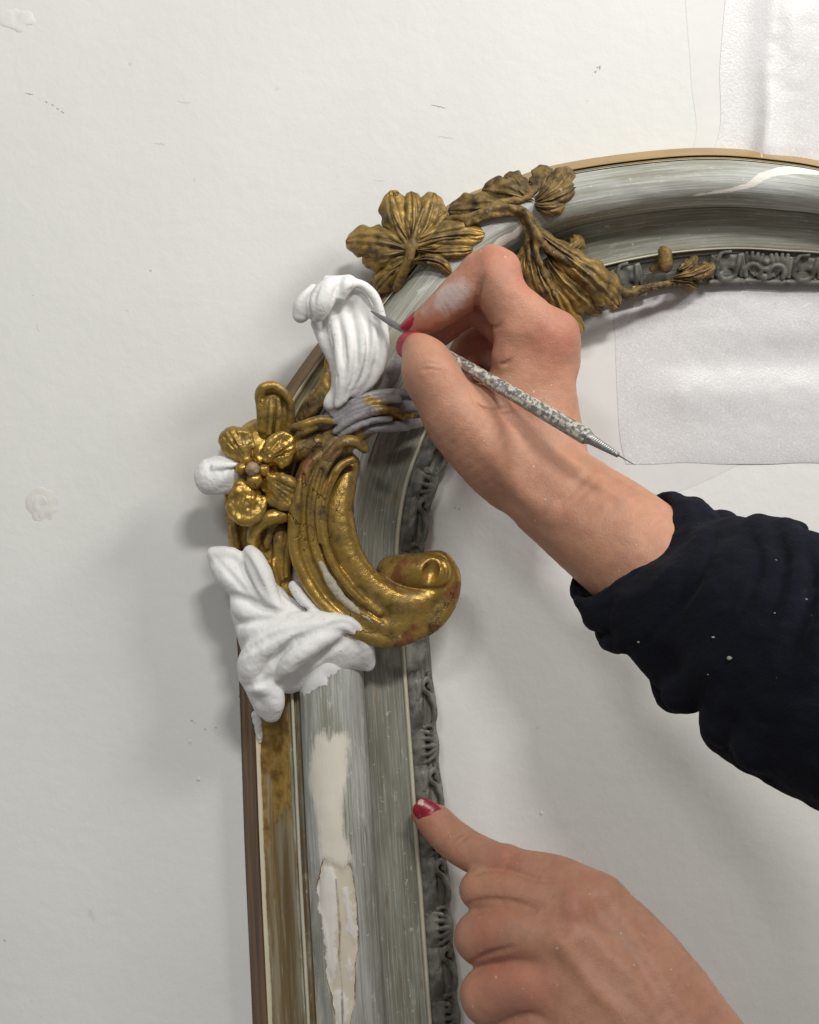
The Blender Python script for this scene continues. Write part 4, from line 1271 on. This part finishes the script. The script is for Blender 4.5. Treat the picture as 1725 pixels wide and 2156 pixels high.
# ---- the hand holding the tool
def hand_with_tool():
    lo = W(800, 1480, 0); hi = W(1700, 480, 0)
    F = Field((-60, -330, 55), (520, 590, 540), 3.0)
    body = [(1140, 728, 300, 68), (1124, 830, 285, 90), (1128, 930, 298, 96), (1152, 1014, 320, 104), (1222, 1076, 350, 112), (1306, 1140, 388, 123), (1400, 1215, 430, 128)]
    F.add(body, 0, 6, flat=0.86)
    # dorsum over the other knuckles
    F.chain([stroke([(1150, 745, 225, 60), (1135, 850, 220, 80), (1140, 960, 260, 90)]), stroke([(1150, 800, 170, 52), (1140, 890, 190, 70), (1150, 980, 250, 80)])], 20, 30)
    # thumb
    thumb = [(1085, 985, 290, 94), (1030, 945, 322, 84), (968, 884, 338, 73), (932, 832, 344, 62), (908, 787, 345, 61), (893, 752, 332, 47), (878, 732, 308, 32), (866, 722, 292, 22)]
    F.chain(stroke(thumb), 0, 24)
    F.chain(stroke([(905, 778, 362, 44), (925, 812, 360, 40)]), 0, 18)
    # web between thumb and index
    F.chain(stroke([(1112, 770, 300, 62), (1066, 832, 308, 56), (1005, 878, 322, 58)]), 0, 26)
    # small fingers curled behind
    F.chain(stroke([(1128, 740, 232, 60), (1062, 680, 246, 50), (1002, 640, 252, 45), (958, 664, 246, 40), (922, 694, 240, 37), (886, 724, 236, 27)]), 0, 10)
    F.chain(stroke([(1130, 790, 172, 56), (1060, 742, 172, 48), (1004, 726, 174, 42), (975, 765, 176, 37), (972, 812, 182, 32)]), 0, 9)
    F.chain(stroke([(1135, 850, 140, 48), (1060, 800, 126, 40), (1020, 806, 124, 36), (1006, 850, 134, 30)]), 0, 9)
    # index finger
    F.chain(stroke([(1148, 712, 312, 63), (1108, 676, 328, 58), (1068, 636, 340, 55), (1046, 590, 345, 51), (1038, 570, 344, 46)]), 0, 22)
    F.chain(stroke([(1036, 569, 342, 45), (1010, 586, 334, 46), (976, 613, 322, 44), (932, 650, 300, 37), (908, 668, 286, 33), (886, 682, 272, 28), (866, 691, 262, 21)]), 0, 5)
    # knuckle and joint forms
    F.chain(stroke([(1180, 700, 312, 26), (1190, 760, 290, 22)]), 0, 40)
    F.chain(stroke([(1036, 540, 345, 18), (1070, 556, 345, 22)]), 0, 26)
    F.chain(stroke([(1002, 560, 332, 20)]), 0, 24)
    F.chain(stroke([(1074, 700, 352, 22), (1064, 745, 340, 26)]), 0, 40)
    # creases
    crease(F, [(1016, 580), (1010, 606), (1003, 640), (1006, 658)], 5, 0.55, 6)
    crease(F, [(1030, 686), (1046, 690), (1058, 680)], 4, 0.5)
    crease(F, [(1050, 768), (1066, 766), (1078, 755)], 4, 0.5)
    crease(F, [(992, 828), (1004, 850), (1030, 866), (1062, 872), (1092, 868)], 3.5, 0.45)
    crease(F, [(1000, 845), (1018, 860), (1050, 862), (1078, 856)], 3, 0.4)
    crease(F, [(1010, 866), (1040, 878), (1076, 880)], 2.6, 0.4)
    crease(F, [(935, 640), (944, 656), (950, 668)], 2.4, 0.4)
    crease(F, [(928, 646), (936, 660), (942, 672)], 2.0, 0.35)
    crease(F, [(884, 768), (905, 764), (926, 768)], 1.6, 0.2)
    crease(F, [(880, 780), (905, 777), (932, 782)], 1.6, 0.2)
    crease(F, [(1195, 1062), (1225, 1040), (1255, 1010)], 4, 0.12, 10)
    crease(F, [(1170, 1060), (1205, 1032), (1245, 985)], 6, 0.12, 14)
    ridge(F, [(1015, 930), (1060, 985), (1110, 1040), (1170, 1085)], 12, 9, 26)
    base = to_world(W(1306, 1140, 388)[None])[0]
    V, Q = F.mesh()
    N = vnormals(V, Q)
    V = V + N * (1.1 * vnoise(V, 40, 3) + 0.5 * vnoise(V, 14, 4))[:, None]
    red = blobs(V, [(1038, 545, 350, 46), (1186, 690, 330, 42), (900, 690, 280, 44), (880, 725, 300, 30), (985, 660, 300, 50), (1005, 720, 250, 90), (1090, 600, 350, 40), (1150, 720, 340, 50)]) * 0.75
    dust = blobs(V, [(935, 632, 335, 26), (958, 620, 345, 26), (905, 655, 305, 18), (985, 600, 350, 20)])
    o = part('hand', V, Q, M['skin'], None, base, attrs={'red': red, 'dust': dust})
    tag(o, 'right hand with red nails pinching a steel modelling tool, arm in a black sleeve', 'hand')
    nail(F, W(866, 672, 275), (-0.62, 0.72, 0.20), (-0.72, -0.62, -0.32), 27, 19, o, base, th=1.4)
    nail(F, W(861, 722, 318), (-0.55, 0.42, 0.62), (-0.72, 0.42, -0.55), 25, 29, o, base)
    return o, F


HAND, FH = hand_with_tool()


# ---- the steadying hand
def hand_steady():
    F = Field((-10, -1620, 20), (860, -600, 620), 3.1)
    F.add([(1262, 1900, 288, 58), (1330, 1975, 318, 68), (1392, 2058, 346, 79), (1484, 2208, 386, 98), (1600, 2400, 430, 118), (1760, 2660, 480, 126), (1880, 2860, 510, 132)], 0, 6)
    F.chain([stroke([(1206, 1932, 312, 60), (1300, 2060, 350, 84), (1420, 2240, 390, 110)]),
             stroke([(1196, 2004, 326, 66), (1280, 2120, 352, 90), (1390, 2280, 392, 120)]),
             stroke([(1190, 2092, 326, 68), (1250, 2180, 345, 92), (1360, 2330, 385, 120)])], 44, 40)
    # index pressing the frame
    F.chain(stroke([(1262, 1900, 288, 57), (1205, 1868, 272, 54), (1150, 1846, 252, 50), (1098, 1832, 228, 44), (1062, 1822, 206, 43), (1025, 1808, 180, 42), (990, 1792, 156, 42), (952, 1766, 128, 41), (922, 1736, 108, 39), (900, 1711, 92, 34)]), 0, 16)
    # middle, ring and little finger folded
    F.chain(stroke([(1206, 1932, 312, 58), (1150, 1902, 292, 50), (1085, 1884, 262, 46), (1014, 1873, 220, 43)]), 0, 15)
    F.chain(stroke([(1014, 1873, 214, 41), (1030, 1886, 160, 36), (1080, 1896, 120, 32)]), 0, 15)
    F.chain(stroke([(1196, 2004, 326, 66), (1130, 1972, 314, 60), (1070, 1968, 288, 57), (1014, 1974, 248, 56)]), 0, 15)
    F.chain(stroke([(1014, 1976, 240, 52), (1030, 1985, 170, 44), (1080, 1990, 130, 36)]), 0, 15)
    F.chain(stroke([(1190, 2092, 326, 68), (1130, 2072, 322, 62), (1084, 2080, 300, 62), (1032, 2096, 266, 62)]), 0, 15)
    F.chain(stroke([(1032, 2100, 258, 56), (1046, 2112, 180, 46), (1090, 2110, 140, 38)]), 0, 15)
    F.chain(stroke([(1058, 2170, 240, 58), (1130, 2150, 300, 66), (1210, 2170, 330, 80)]), 0, 8)
    F.chain(stroke([(1080, 2240, 230, 60), (1200, 2240, 300, 90), (1330, 2320, 350, 110)]), 0, 20)
    # flesh that fills the gaps between the folded fingers
    F.chain([stroke([(1050, 1916, 190, 34), (1110, 1926, 262, 44), (1180, 1960, 312, 62)]), stroke([(1050, 2030, 206, 40), (1110, 2026, 284, 48), (1180, 2046, 322, 66)]), stroke([(1080, 1852, 210, 30), (1150, 1874, 262, 44), (1225, 1910, 300, 56)])], 10, 18)
    F.chain(stroke([(1340, 2030, 250, 56), (1240, 1975, 190, 42), (1160, 1940, 160, 34)]), 0, 10)
    # knuckles, tendons, joints
    for p, r in (((1268, 1878, 318), 20), ((1214, 1908, 346), 20), ((1200, 1985, 372), 22)):
        F.chain(stroke([(p[0], p[1], p[2], r)]), 0, 34)
    F.chain(stroke([(1068, 1806, 216, 20)]), 0, 22)
    ridge(F, [(1214, 1912), (1262, 1962), (1330, 2060), (1400, 2170)], 11, 7, 26)
    ridge(F, [(1275, 1890), (1340, 1980), (1410, 2090), (1470, 2180)], 11, 7, 26)
    ridge(F, [(1204, 1990), (1250, 2060), (1320, 2150)], 11, 8, 28)
    crease(F, [(1236, 1890), (1262, 1935), (1310, 2005)], 10, 0.16, 26)
    crease(F, [(1180, 1945), (1230, 2010), (1290, 2090)], 10, 0.15, 26)
    # skin folds between and over the fingers
    crease(F, [(994, 1842), (1030, 1830), (1076, 1833), (1130, 1850), (1185, 1852)], 4, 0.4, 9)
    crease(F, [(974, 1910), (1010, 1897), (1052, 1895), (1090, 1901), (1125, 1914)], 4, 0.4, 9)
    crease(F, [(980, 2036), (1010, 2018), (1040, 2006), (1086, 1994)], 5, 0.45, 9)
    crease(F, [(1052, 1822), (1062, 1812), (1080, 1800)], 3, 0.45)
    crease(F, [(1060, 1832), (1068, 1818), (1088, 1803)], 2.6, 0.4)
    crease(F, [(944, 1778), (964, 1762), (984, 1748)], 2.4, 0.4)
    crease(F, [(954, 1786), (972, 1770), (990, 1756)], 2.2, 0.35)
    crease(F, [(934, 1768), (950, 1752)], 2.0, 0.3)
    base = to_world(W(1484, 2208, 386)[None])[0]
    V, Q = F.mesh()
    V = V + vnormals(V, Q) * (1.1 * vnoise(V, 40, 8) + 0.5 * vnoise(V, 14, 9))[:, None]
    red = blobs(V, [(905, 1735, 120, 40), (1060, 1815, 240, 40), (1214, 1908, 360, 26), (1020, 1960, 300, 50), (1040, 2070, 320, 50), (1100, 2080, 370, 60)]) * 0.62
    o = part('hand', V, Q, M['skin'], None, base, attrs={'red': red, 'dust': np.zeros(len(V))})
    tag(o, 'left hand pressing an index finger with chipped red nail on the frame', 'hand')
    nail(F, W(901, 1710, 122), (-0.10, 0.06, 0.98), (-0.83, 0.50, -0.3), 30, 22, o, base, chip=(22, -10, 17))
    return o, F


HAND2, FH2 = hand_steady()


# ---- sleeve
def mat_cloth():
    m = Mat('black_sweatshirt')
    n = m.noise(45, 5, 0.6); f = m.noise(900, 3, 0.7)
    col = m.mix(n, (0.0040, 0.0048, 0.0088), (0.0090, 0.0102, 0.0170))
    lint = m.step(m.noise(260, 2, 0.5), 0.755, 0.80)
    col = m.mix(m.math('MULTIPLY', lint, 0.35), col, (0.16, 0.16, 0.17))
    sm = m.math('MULTIPLY', m.step(m.noise(38, 5, 0.7, m.mapped(loc=(4, 4, 4))), 0.60, 0.75), 0.25)
    col = m.mix(sm, col, (0.055, 0.056, 0.062))
    knit = m.node('ShaderNodeTexWave', wave_type='BANDS', bands_direction='DIAGONAL')
    m.ln(m.mapped((1, 0.25, -1)), knit.inputs['Vector'])
    knit.inputs['Scale'].default_value = 190
    knit.inputs['Distortion'].default_value = 2.0
    knit.inputs['Detail Scale'].default_value = 3.0
    hh = m.math('ADD', f, m.math('ADD', m.math('MULTIPLY', m.noise(300, 4), 0.9), m.math('MULTIPLY', knit.outputs['Fac'], 0.12)))
    m.out(col, 0.95, normal=m.bump(hh, 0.6, 0.0009), Specular_IOR_Level=0.12)
    m.b.inputs['Sheen Weight'].default_value = 0.025
    m.b.inputs['Sheen Roughness'].default_value = 0.5
    return m.m


M['cloth'] = mat_cloth()


def ring(c, axis, R, r, squash=1.0, n=28, a0=0, a1=360, wob=0.0):
    """closed or open loop of rolled cloth round the arm (world px units)"""
    axis = np.array(axis, float); axis /= np.linalg.norm(axis)
    e1 = np.cross(axis, (0, 0, 1.0)); e1 /= np.linalg.norm(e1)      # across the arm in the picture
    e2 = np.cross(e1, axis); e2 /= np.linalg.norm(e2)                # toward the viewer
    if e2[2] < 0:
        e2 = -e2
    a = np.radians(np.linspace(a0, a1, n))[:, None]
    P = np.array(c)[None] + R * np.cos(a) * e1 + R * squash * np.sin(a) * e2 + wob * np.sin(3 * a) * axis
    return np.hstack([P, np.full((n, 1), r)])


def sleeve():
    F = Field((290, -960, 200), (1500, 130, 1160), 4.4)
    ax = W(1596, 1400, 560) - W(1302, 1144, 388)
    def sec(U, L, h):
        c = ((U[0] + L[0]) / 2, (U[1] + L[1]) / 2)
        return c, math.hypot(U[0] - L[0], U[1] - L[1]) / 2
    secs = [((1398, 1042), (1250, 1288), 400), ((1432, 1054), (1280, 1330), 416), ((1470, 1072), (1330, 1352), 440), ((1510, 1096), (1372, 1392), 465),
            ((1562, 1116), (1400, 1440), 495), ((1630, 1112), (1462, 1440), 525), ((1690, 1128), (1515, 1490), 560), ((1790, 1170), (1580, 1575), 610), ((1900, 1260), (1700, 1690), 660), ((2060, 1400), (1850, 1790), 720), ((2330, 1640), (2110, 2030), 800), ((2640, 1900), (2420, 2280), 880)]
    pts = []
    for U, L, h in secs:
        c, r = sec(U, L, h)
        pts.append((c[0], c[1], h, r))
    F.chain(stroke(pts, 3), 0, 10, 'add', 0.82)
    # cuff: knit band, its edge slanting back toward the viewer
    inpl = np.array([ax[0], ax[1], 0.0]); inpl /= np.linalg.norm(inpl)
    ax0 = inpl + np.array([0, 0, -0.30]); ax0 /= np.linalg.norm(ax0)
    ax1 = inpl + np.array([0, 0, -0.10])
    c0 = W(1314, 1154, 394); c1 = W(1404, 1222, 434)
    F.plane(c0, -ax0, 6)
    F.chain(ring(c0 + ax0 * 6, ax0, 129, 10, 0.86), 0, 8)
    F.chain(ring(c0 + (c1 - c0) * 0.5, ax0, 136, 15, 0.85), 0, 30)
    F.chain(ring(c1, ax1, 150, 18, 0.84, wob=5), 0, 8)
    # gathers and rolled folds further up
    def fold(pts, k=16):
        F.chain(stroke(pts), 0, k)
    fold([(1548, 1122, 520, 22), (1560, 1180, 600, 26), (1530, 1270, 640, 28), (1470, 1350, 610, 30), (1412, 1420, 520, 34)])
    fold([(1600, 1112, 560, 30), (1618, 1180, 650, 28), (1590, 1280, 690, 30), (1530, 1370, 660, 34), (1440, 1458, 560, 44)])
    fold([(1655, 1118, 590, 34), (1680, 1190, 680, 32), (1655, 1300, 730, 34), (1600, 1410, 700, 40), (1528, 1520, 610, 52)])
    fold([(1712, 1150, 640, 30), (1745, 1230, 720, 32), (1730, 1330, 760, 36), (1690, 1450, 740, 44), (1600, 1570, 660, 58)])
    fold([(1396, 1424, 480, 26), (1420, 1456, 490, 40), (1448, 1463, 500, 38), (1490, 1430, 570, 40)], 6)
    fold([(1504, 1532, 560, 30), (1535, 1556, 580, 38), (1600, 1590, 620, 46), (1700, 1640, 660, 52), (1850, 1700, 700, 60)], 9)
    fold([(1290, 1335, 405, 20), (1330, 1345, 420, 20)], 10)
    fold([(1600, 1118, 540, 24), (1642, 1110, 560, 24), (1680, 1118, 580, 24)], 12)
    for pts_, r in (([(1500, 1085), (1486, 1190), (1430, 1275), (1350, 1358)], 9), ([(1580, 1125), (1594, 1190), (1560, 1290), (1480, 1390)], 11), ([(1636, 1120), (1650, 1200), (1620, 1300), (1560, 1400)], 11), ([(1694, 1140), (1712, 1220), (1690, 1330), (1640, 1450)], 11)):
        crease(F, pts_, r * 1.4, 0.35, 9)
    # opening
    hole = np.array([list(c0 - ax0 * 160) + [117], list(c0 + ax0 * 30) + [117]])
    F.chain(hole, 0, 6, 'sub', 0.86)
    V, Q = F.mesh()
    V = V + vnormals(V, Q) * (6.0 * vnoise(V, 70, 12) + 3.0 * vnoise(V, 30, 14) + 0.9 * vnoise(V, 12, 13))[:, None]
    base = np.array(HAND.location)
    sl = part('sleeve', V, Q, M['cloth'], HAND, base, label='black sweatshirt sleeve pushed up, flecked with plaster')
    for px, py, r in [(1634, 1180, 3.6), (1697, 1265, 8), (1632, 1291, 3), (1537, 1386, 5), (1493, 1420, 4), (1320, 1349, 3), (1345, 1352, 3), (1502, 1342, 3)]:
        h = front_h(F, px, py)
        if h is None:
            continue
        n, m_ = 5, 10
        rr = np.linspace(0, 1, n)[:, None]; aa = np.linspace(0, 2 * np.pi, m_, endpoint=False)[None]
        wob = 1 + 0.5 * (rng.random((1, m_)) - 0.5)
        X = px + r * rr * np.cos(aa) * wob * 1.2; Y = py + r * rr * np.sin(aa) * wob * 0.8
        H = h + 0.6 * (1 - rr ** 2) + 1.0 + 0 * aa
        H[-1] = h - 3
        part('plaster_fleck', W(X, Y, H).reshape(-1, 3), grid_faces(n, m_, True), M['fleck'], sl, base)
    for P in ([(1266, 1345, 420), (1272, 1352, 422), (1284, 1358, 424)], [(1378, 1398, 470), (1380, 1410, 470), (1386, 1418, 470), (1390, 1412, 472)]):
        C = stroke([(x, y, h, 1.3) for x, y, h in P], 6)
        a = np.linspace(0, 2 * np.pi, 6, endpoint=False)
        V = (C[:, None, :3] + 1.3 * np.stack([np.cos(a), np.sin(a), 0 * a], -1)[None]).reshape(-1, 3)
        part('loose_thread', V, grid_faces(len(C), 6, True), M['cloth'], sl, base)
    return sl


M['fleck'] = mat_flat('dried_plaster_fleck', (0.26, 0.26, 0.24), 0.8, 0.4, 400, 0.3)
sleeve()

# ------------------------------------------------------------------ the modelling tool
def mat_steel(name, dirt):
    m = Mat(name)
    n = m.noise(260, 5, 0.65); n2 = m.noise(420, 4, 0.6, m.mapped(loc=(2, 5, 1)))
    col = m.mix(n, (0.20, 0.20, 0.20), (0.42, 0.42, 0.41))
    d = m.step(n2, 0.60 - dirt * 0.14, 0.66 - dirt * 0.12)
    col = m.mix(d, col, m.mix(n, (0.40, 0.37, 0.29), (0.66, 0.63, 0.54)))
    dk = m.step(m.noise(330, 4, 0.6, m.mapped(loc=(7, 1, 2))), 0.60, 0.68)
    col = m.mix(m.math('MULTIPLY', dk, 0.6), col, (0.06, 0.06, 0.06))
    met = m.math('MULTIPLY', m.math('SUBTRACT', 1.0, d), 0.7)
    return m.out(col, 0.42, met, m.bump(m.math('ADD', d, n), 0.3, 0.0005))


M['steel'] = mat_steel('plain_steel', 0.0)
M['steel_dirty'] = mat_steel('plaster_crusted_steel', 0.9)
TA_, TB_ = W(781, 655, 214), W(1303, 959, 520)
TLEN = np.linalg.norm(TB_ - TA_)
TD = (TB_ - TA_) / TLEN
TE1 = np.cross(TD, (0, 0, 1.0)); TE1 /= np.linalg.norm(TE1)
TE2 = np.cross(TE1, TD)
TBASE = to_world(TA_[None])[0]
TOOL = empty('modelling_tool', TBASE)
tag(TOOL, 'slender steel modelling tool crusted with plaster, held in the right hand against the shell', 'modelling tool')


def turned(name, prof, mat, nseg=24, oval=1.0, facet=0.0, label=None):
    """prof rows: (fraction along the tool, radius px)"""
    prof = np.array(prof, float)
    a = np.linspace(0, 2 * np.pi, nseg, endpoint=False)
    rr = 1 - facet * (0.5 - 0.5 * np.cos(8 * a))
    P = TA_ + prof[:, :1] * TLEN * TD
    V = P[:, None] + prof[:, 1][:, None, None] * rr[None, :, None] * (np.cos(a)[None, :, None] * TE1 + oval * np.sin(a)[None, :, None] * TE2)
    V = np.concatenate([P[None, :1].repeat(nseg, 1), V, P[None, -1:].repeat(nseg, 1)], 0).reshape(-1, 3)
    return part(name, V, grid_faces(len(prof) + 2, nseg, True), mat, TOOL, TBASE, label=label)


turned('blade', [(0.0, 1.2), (0.02, 3.0), (0.06, 5.5), (0.10, 6.5), (0.14, 5.5), (0.17, 5.0), (0.20, 7.5)], M['steel'], oval=0.45)
hp = [(0.195, 8.5), (0.22, 9.6)] + [(0.22 + 0.655 * i / 40, 10 + 5.2 * (i / 40) ** 0.8 + 0.1 * math.sin(i * 2.1)) for i in range(41)] + [(0.882, 15.2), (0.888, 14.0)]
turned('handle', hp, M['steel_dirty'], 40, 1.0, 0.10, label='faceted handle crusted with dried plaster')
turned('collar', [(0.886, 11.5), (0.892, 11.8), (0.902, 9.5), (0.906, 9.0)], M['steel'])
kn = []
for i in range(14):
    f = 0.904 + i * 0.0068; r = 8.6 - i * 0.33
    kn += [(f, r), (f + 0.0022, r + 0.9), (f + 0.0046, r + 0.7), (f + 0.0060, r - 0.3)]
turned('knurled_tail', kn, M['steel'], 24, label='grooved tapering end of the tool')
turned('tail_wire', [(0.998, 1.6), (1.02, 1.4), (1.05, 1.0), (1.06, 0.4)], M['steel'], 10)

# ------------------------------------------------------------------ packing sheets behind the frame
def mat_foam():
    m = Mat('packing_foam')
    n = m.noise(900, 4, 0.75); v = m.voronoi(700)
    big = m.noise(16, 4)
    col = m.mix(m.step(n, 0.3, 0.7), (0.62, 0.605, 0.61), (0.715, 0.705, 0.71))
    sp = m.step(m.noise(950, 2, 0.6), 0.58, 0.70)  # glossy sparkle of the foam, painted into the colour as bright specks
    col = m.mix(m.math('MULTIPLY', sp, 0.5), col, (0.90, 0.90, 0.91))
    h = m.math('ADD', n, m.math('ADD', m.math('MULTIPLY', v, 0.6), m.math('MULTIPLY', big, 1.5)))
    return m.out(col, 0.33, normal=m.bump(h, 0.16, 0.0006), Specular_IOR_Level=0.55)


def mat_film():
    m = Mat('milky_film')
    n = m.noise(14, 4)
    return m.out(m.mix(n, (0.67, 0.655, 0.635), (0.71, 0.70, 0.685)), 0.45, normal=m.bump(n, 0.3, 0.004), Specular_IOR_Level=0.45)


M['foam'], M['film'] = mat_foam(), mat_film()


def sheet(name, left, bottom_y, right, h0, waves, mat, thick, label, cat):
    """hanging sheet: left edge is a curve (px, py) from top to bottom; bottom edge y(x)"""
    E = catmull(left, 14)
    nu, nv = len(E), 70
    v = np.linspace(0, 1, nv)[None]
    X = E[:, :1] * (1 - v) + right * v
    Y = np.repeat(E[:, 1:], nv, 1)
    ymax = bottom_y(X)
    top = E[0, 1]
    Y = np.where(Y > 0, Y * np.minimum(1, ymax / E[-1, 1]), Y)
    ramp = np.clip(v / 0.16, 0, 1) ** 1.5 * np.clip((ymax - Y) / 90, 0.0, 1) ** 0.7
    H = h0 + waves(X, Y) * ramp
    V = np.concatenate([W(X, Y, H).reshape(-1, 3), W(X, Y, np.maximum(H - thick, 0.25)).reshape(-1, 3)])
    f = grid_faces(nu, nv)
    n = nu * nv
    idx = np.arange(n).reshape(nu, nv)
    loop = np.concatenate([idx[0], idx[1:, -1], idx[-1, -2::-1], idx[-2:0:-1, 0]])
    nx = np.roll(loop, -1)
    side = np.stack([loop, nx, nx + n, loop + n], 1)
    F_ = np.vstack([f, f[:, ::-1] + n, side])
    base = to_world(W(1700, -80, 0)[None])[0]
    o = part(name, V, F_, mat, None, base)
    sm = np.ones(len(F_), bool); sm[2 * len(f):] = False
    o.data.polygons.foreach_set('use_smooth', sm)
    o.data.set_sharp_from_angle(angle=math.radians(50))
    tag(o, label, cat)
    return o


def nz(X, Y, s, seed, ax=1.0, ay=1.0):
    return vnoise(np.stack([X.ravel() * ax, Y.ravel() * ay, 0 * X.ravel()], 1), s, seed).reshape(X.shape)


sheet('plastic_film', [(1436, -90), (1448, 60), (1456, 180), (1462, 310), (1380, 420), (1260, 520), (1190, 640), (1160, 760), (1160, 880), (1190, 970), (1260, 1022), (1330, 1036), (1400, 1042)],
      lambda x: np.where(x < 1400, 1042, 1042 - 66 * np.clip((x - 1400) / 160, 0, 1) ** 1.3), 2150, 0.45,
      lambda x, y: 0.3 * nz(x, y, 120, 3, 1, 0.35) * (y < 500) + 0.2 * nz(x, y, 150, 4),
      M['film'], 0.2, 'smooth milky plastic film hanging on the wall behind the foam', 'plastic film')
sheet('foam_sheet', [(1536, -90), (1524, 40), (1516, 150), (1512, 290), (1440, 430), (1340, 560), (1296, 640), (1296, 720), (1300, 830), (1306, 920), (1318, 977)],
      lambda x: 977 + 3 * np.sin(x / 40), 2150, 1.3,
      lambda x, y: 16 * (0.6 + nz(x, y, 62, 6, 1, 0.16)) * np.clip((430 - y) / 120, 0, 1) + 7 * (0.6 + nz(x, y, 70, 7, 0.2, 1)) * np.clip((y - 430) / 120, 0, 1) + 1.0 * nz(x, y, 20, 8) + 4,
      M['foam'], 0.7, 'sparkling white foam packing sheet showing through the frame opening', 'foam sheet')
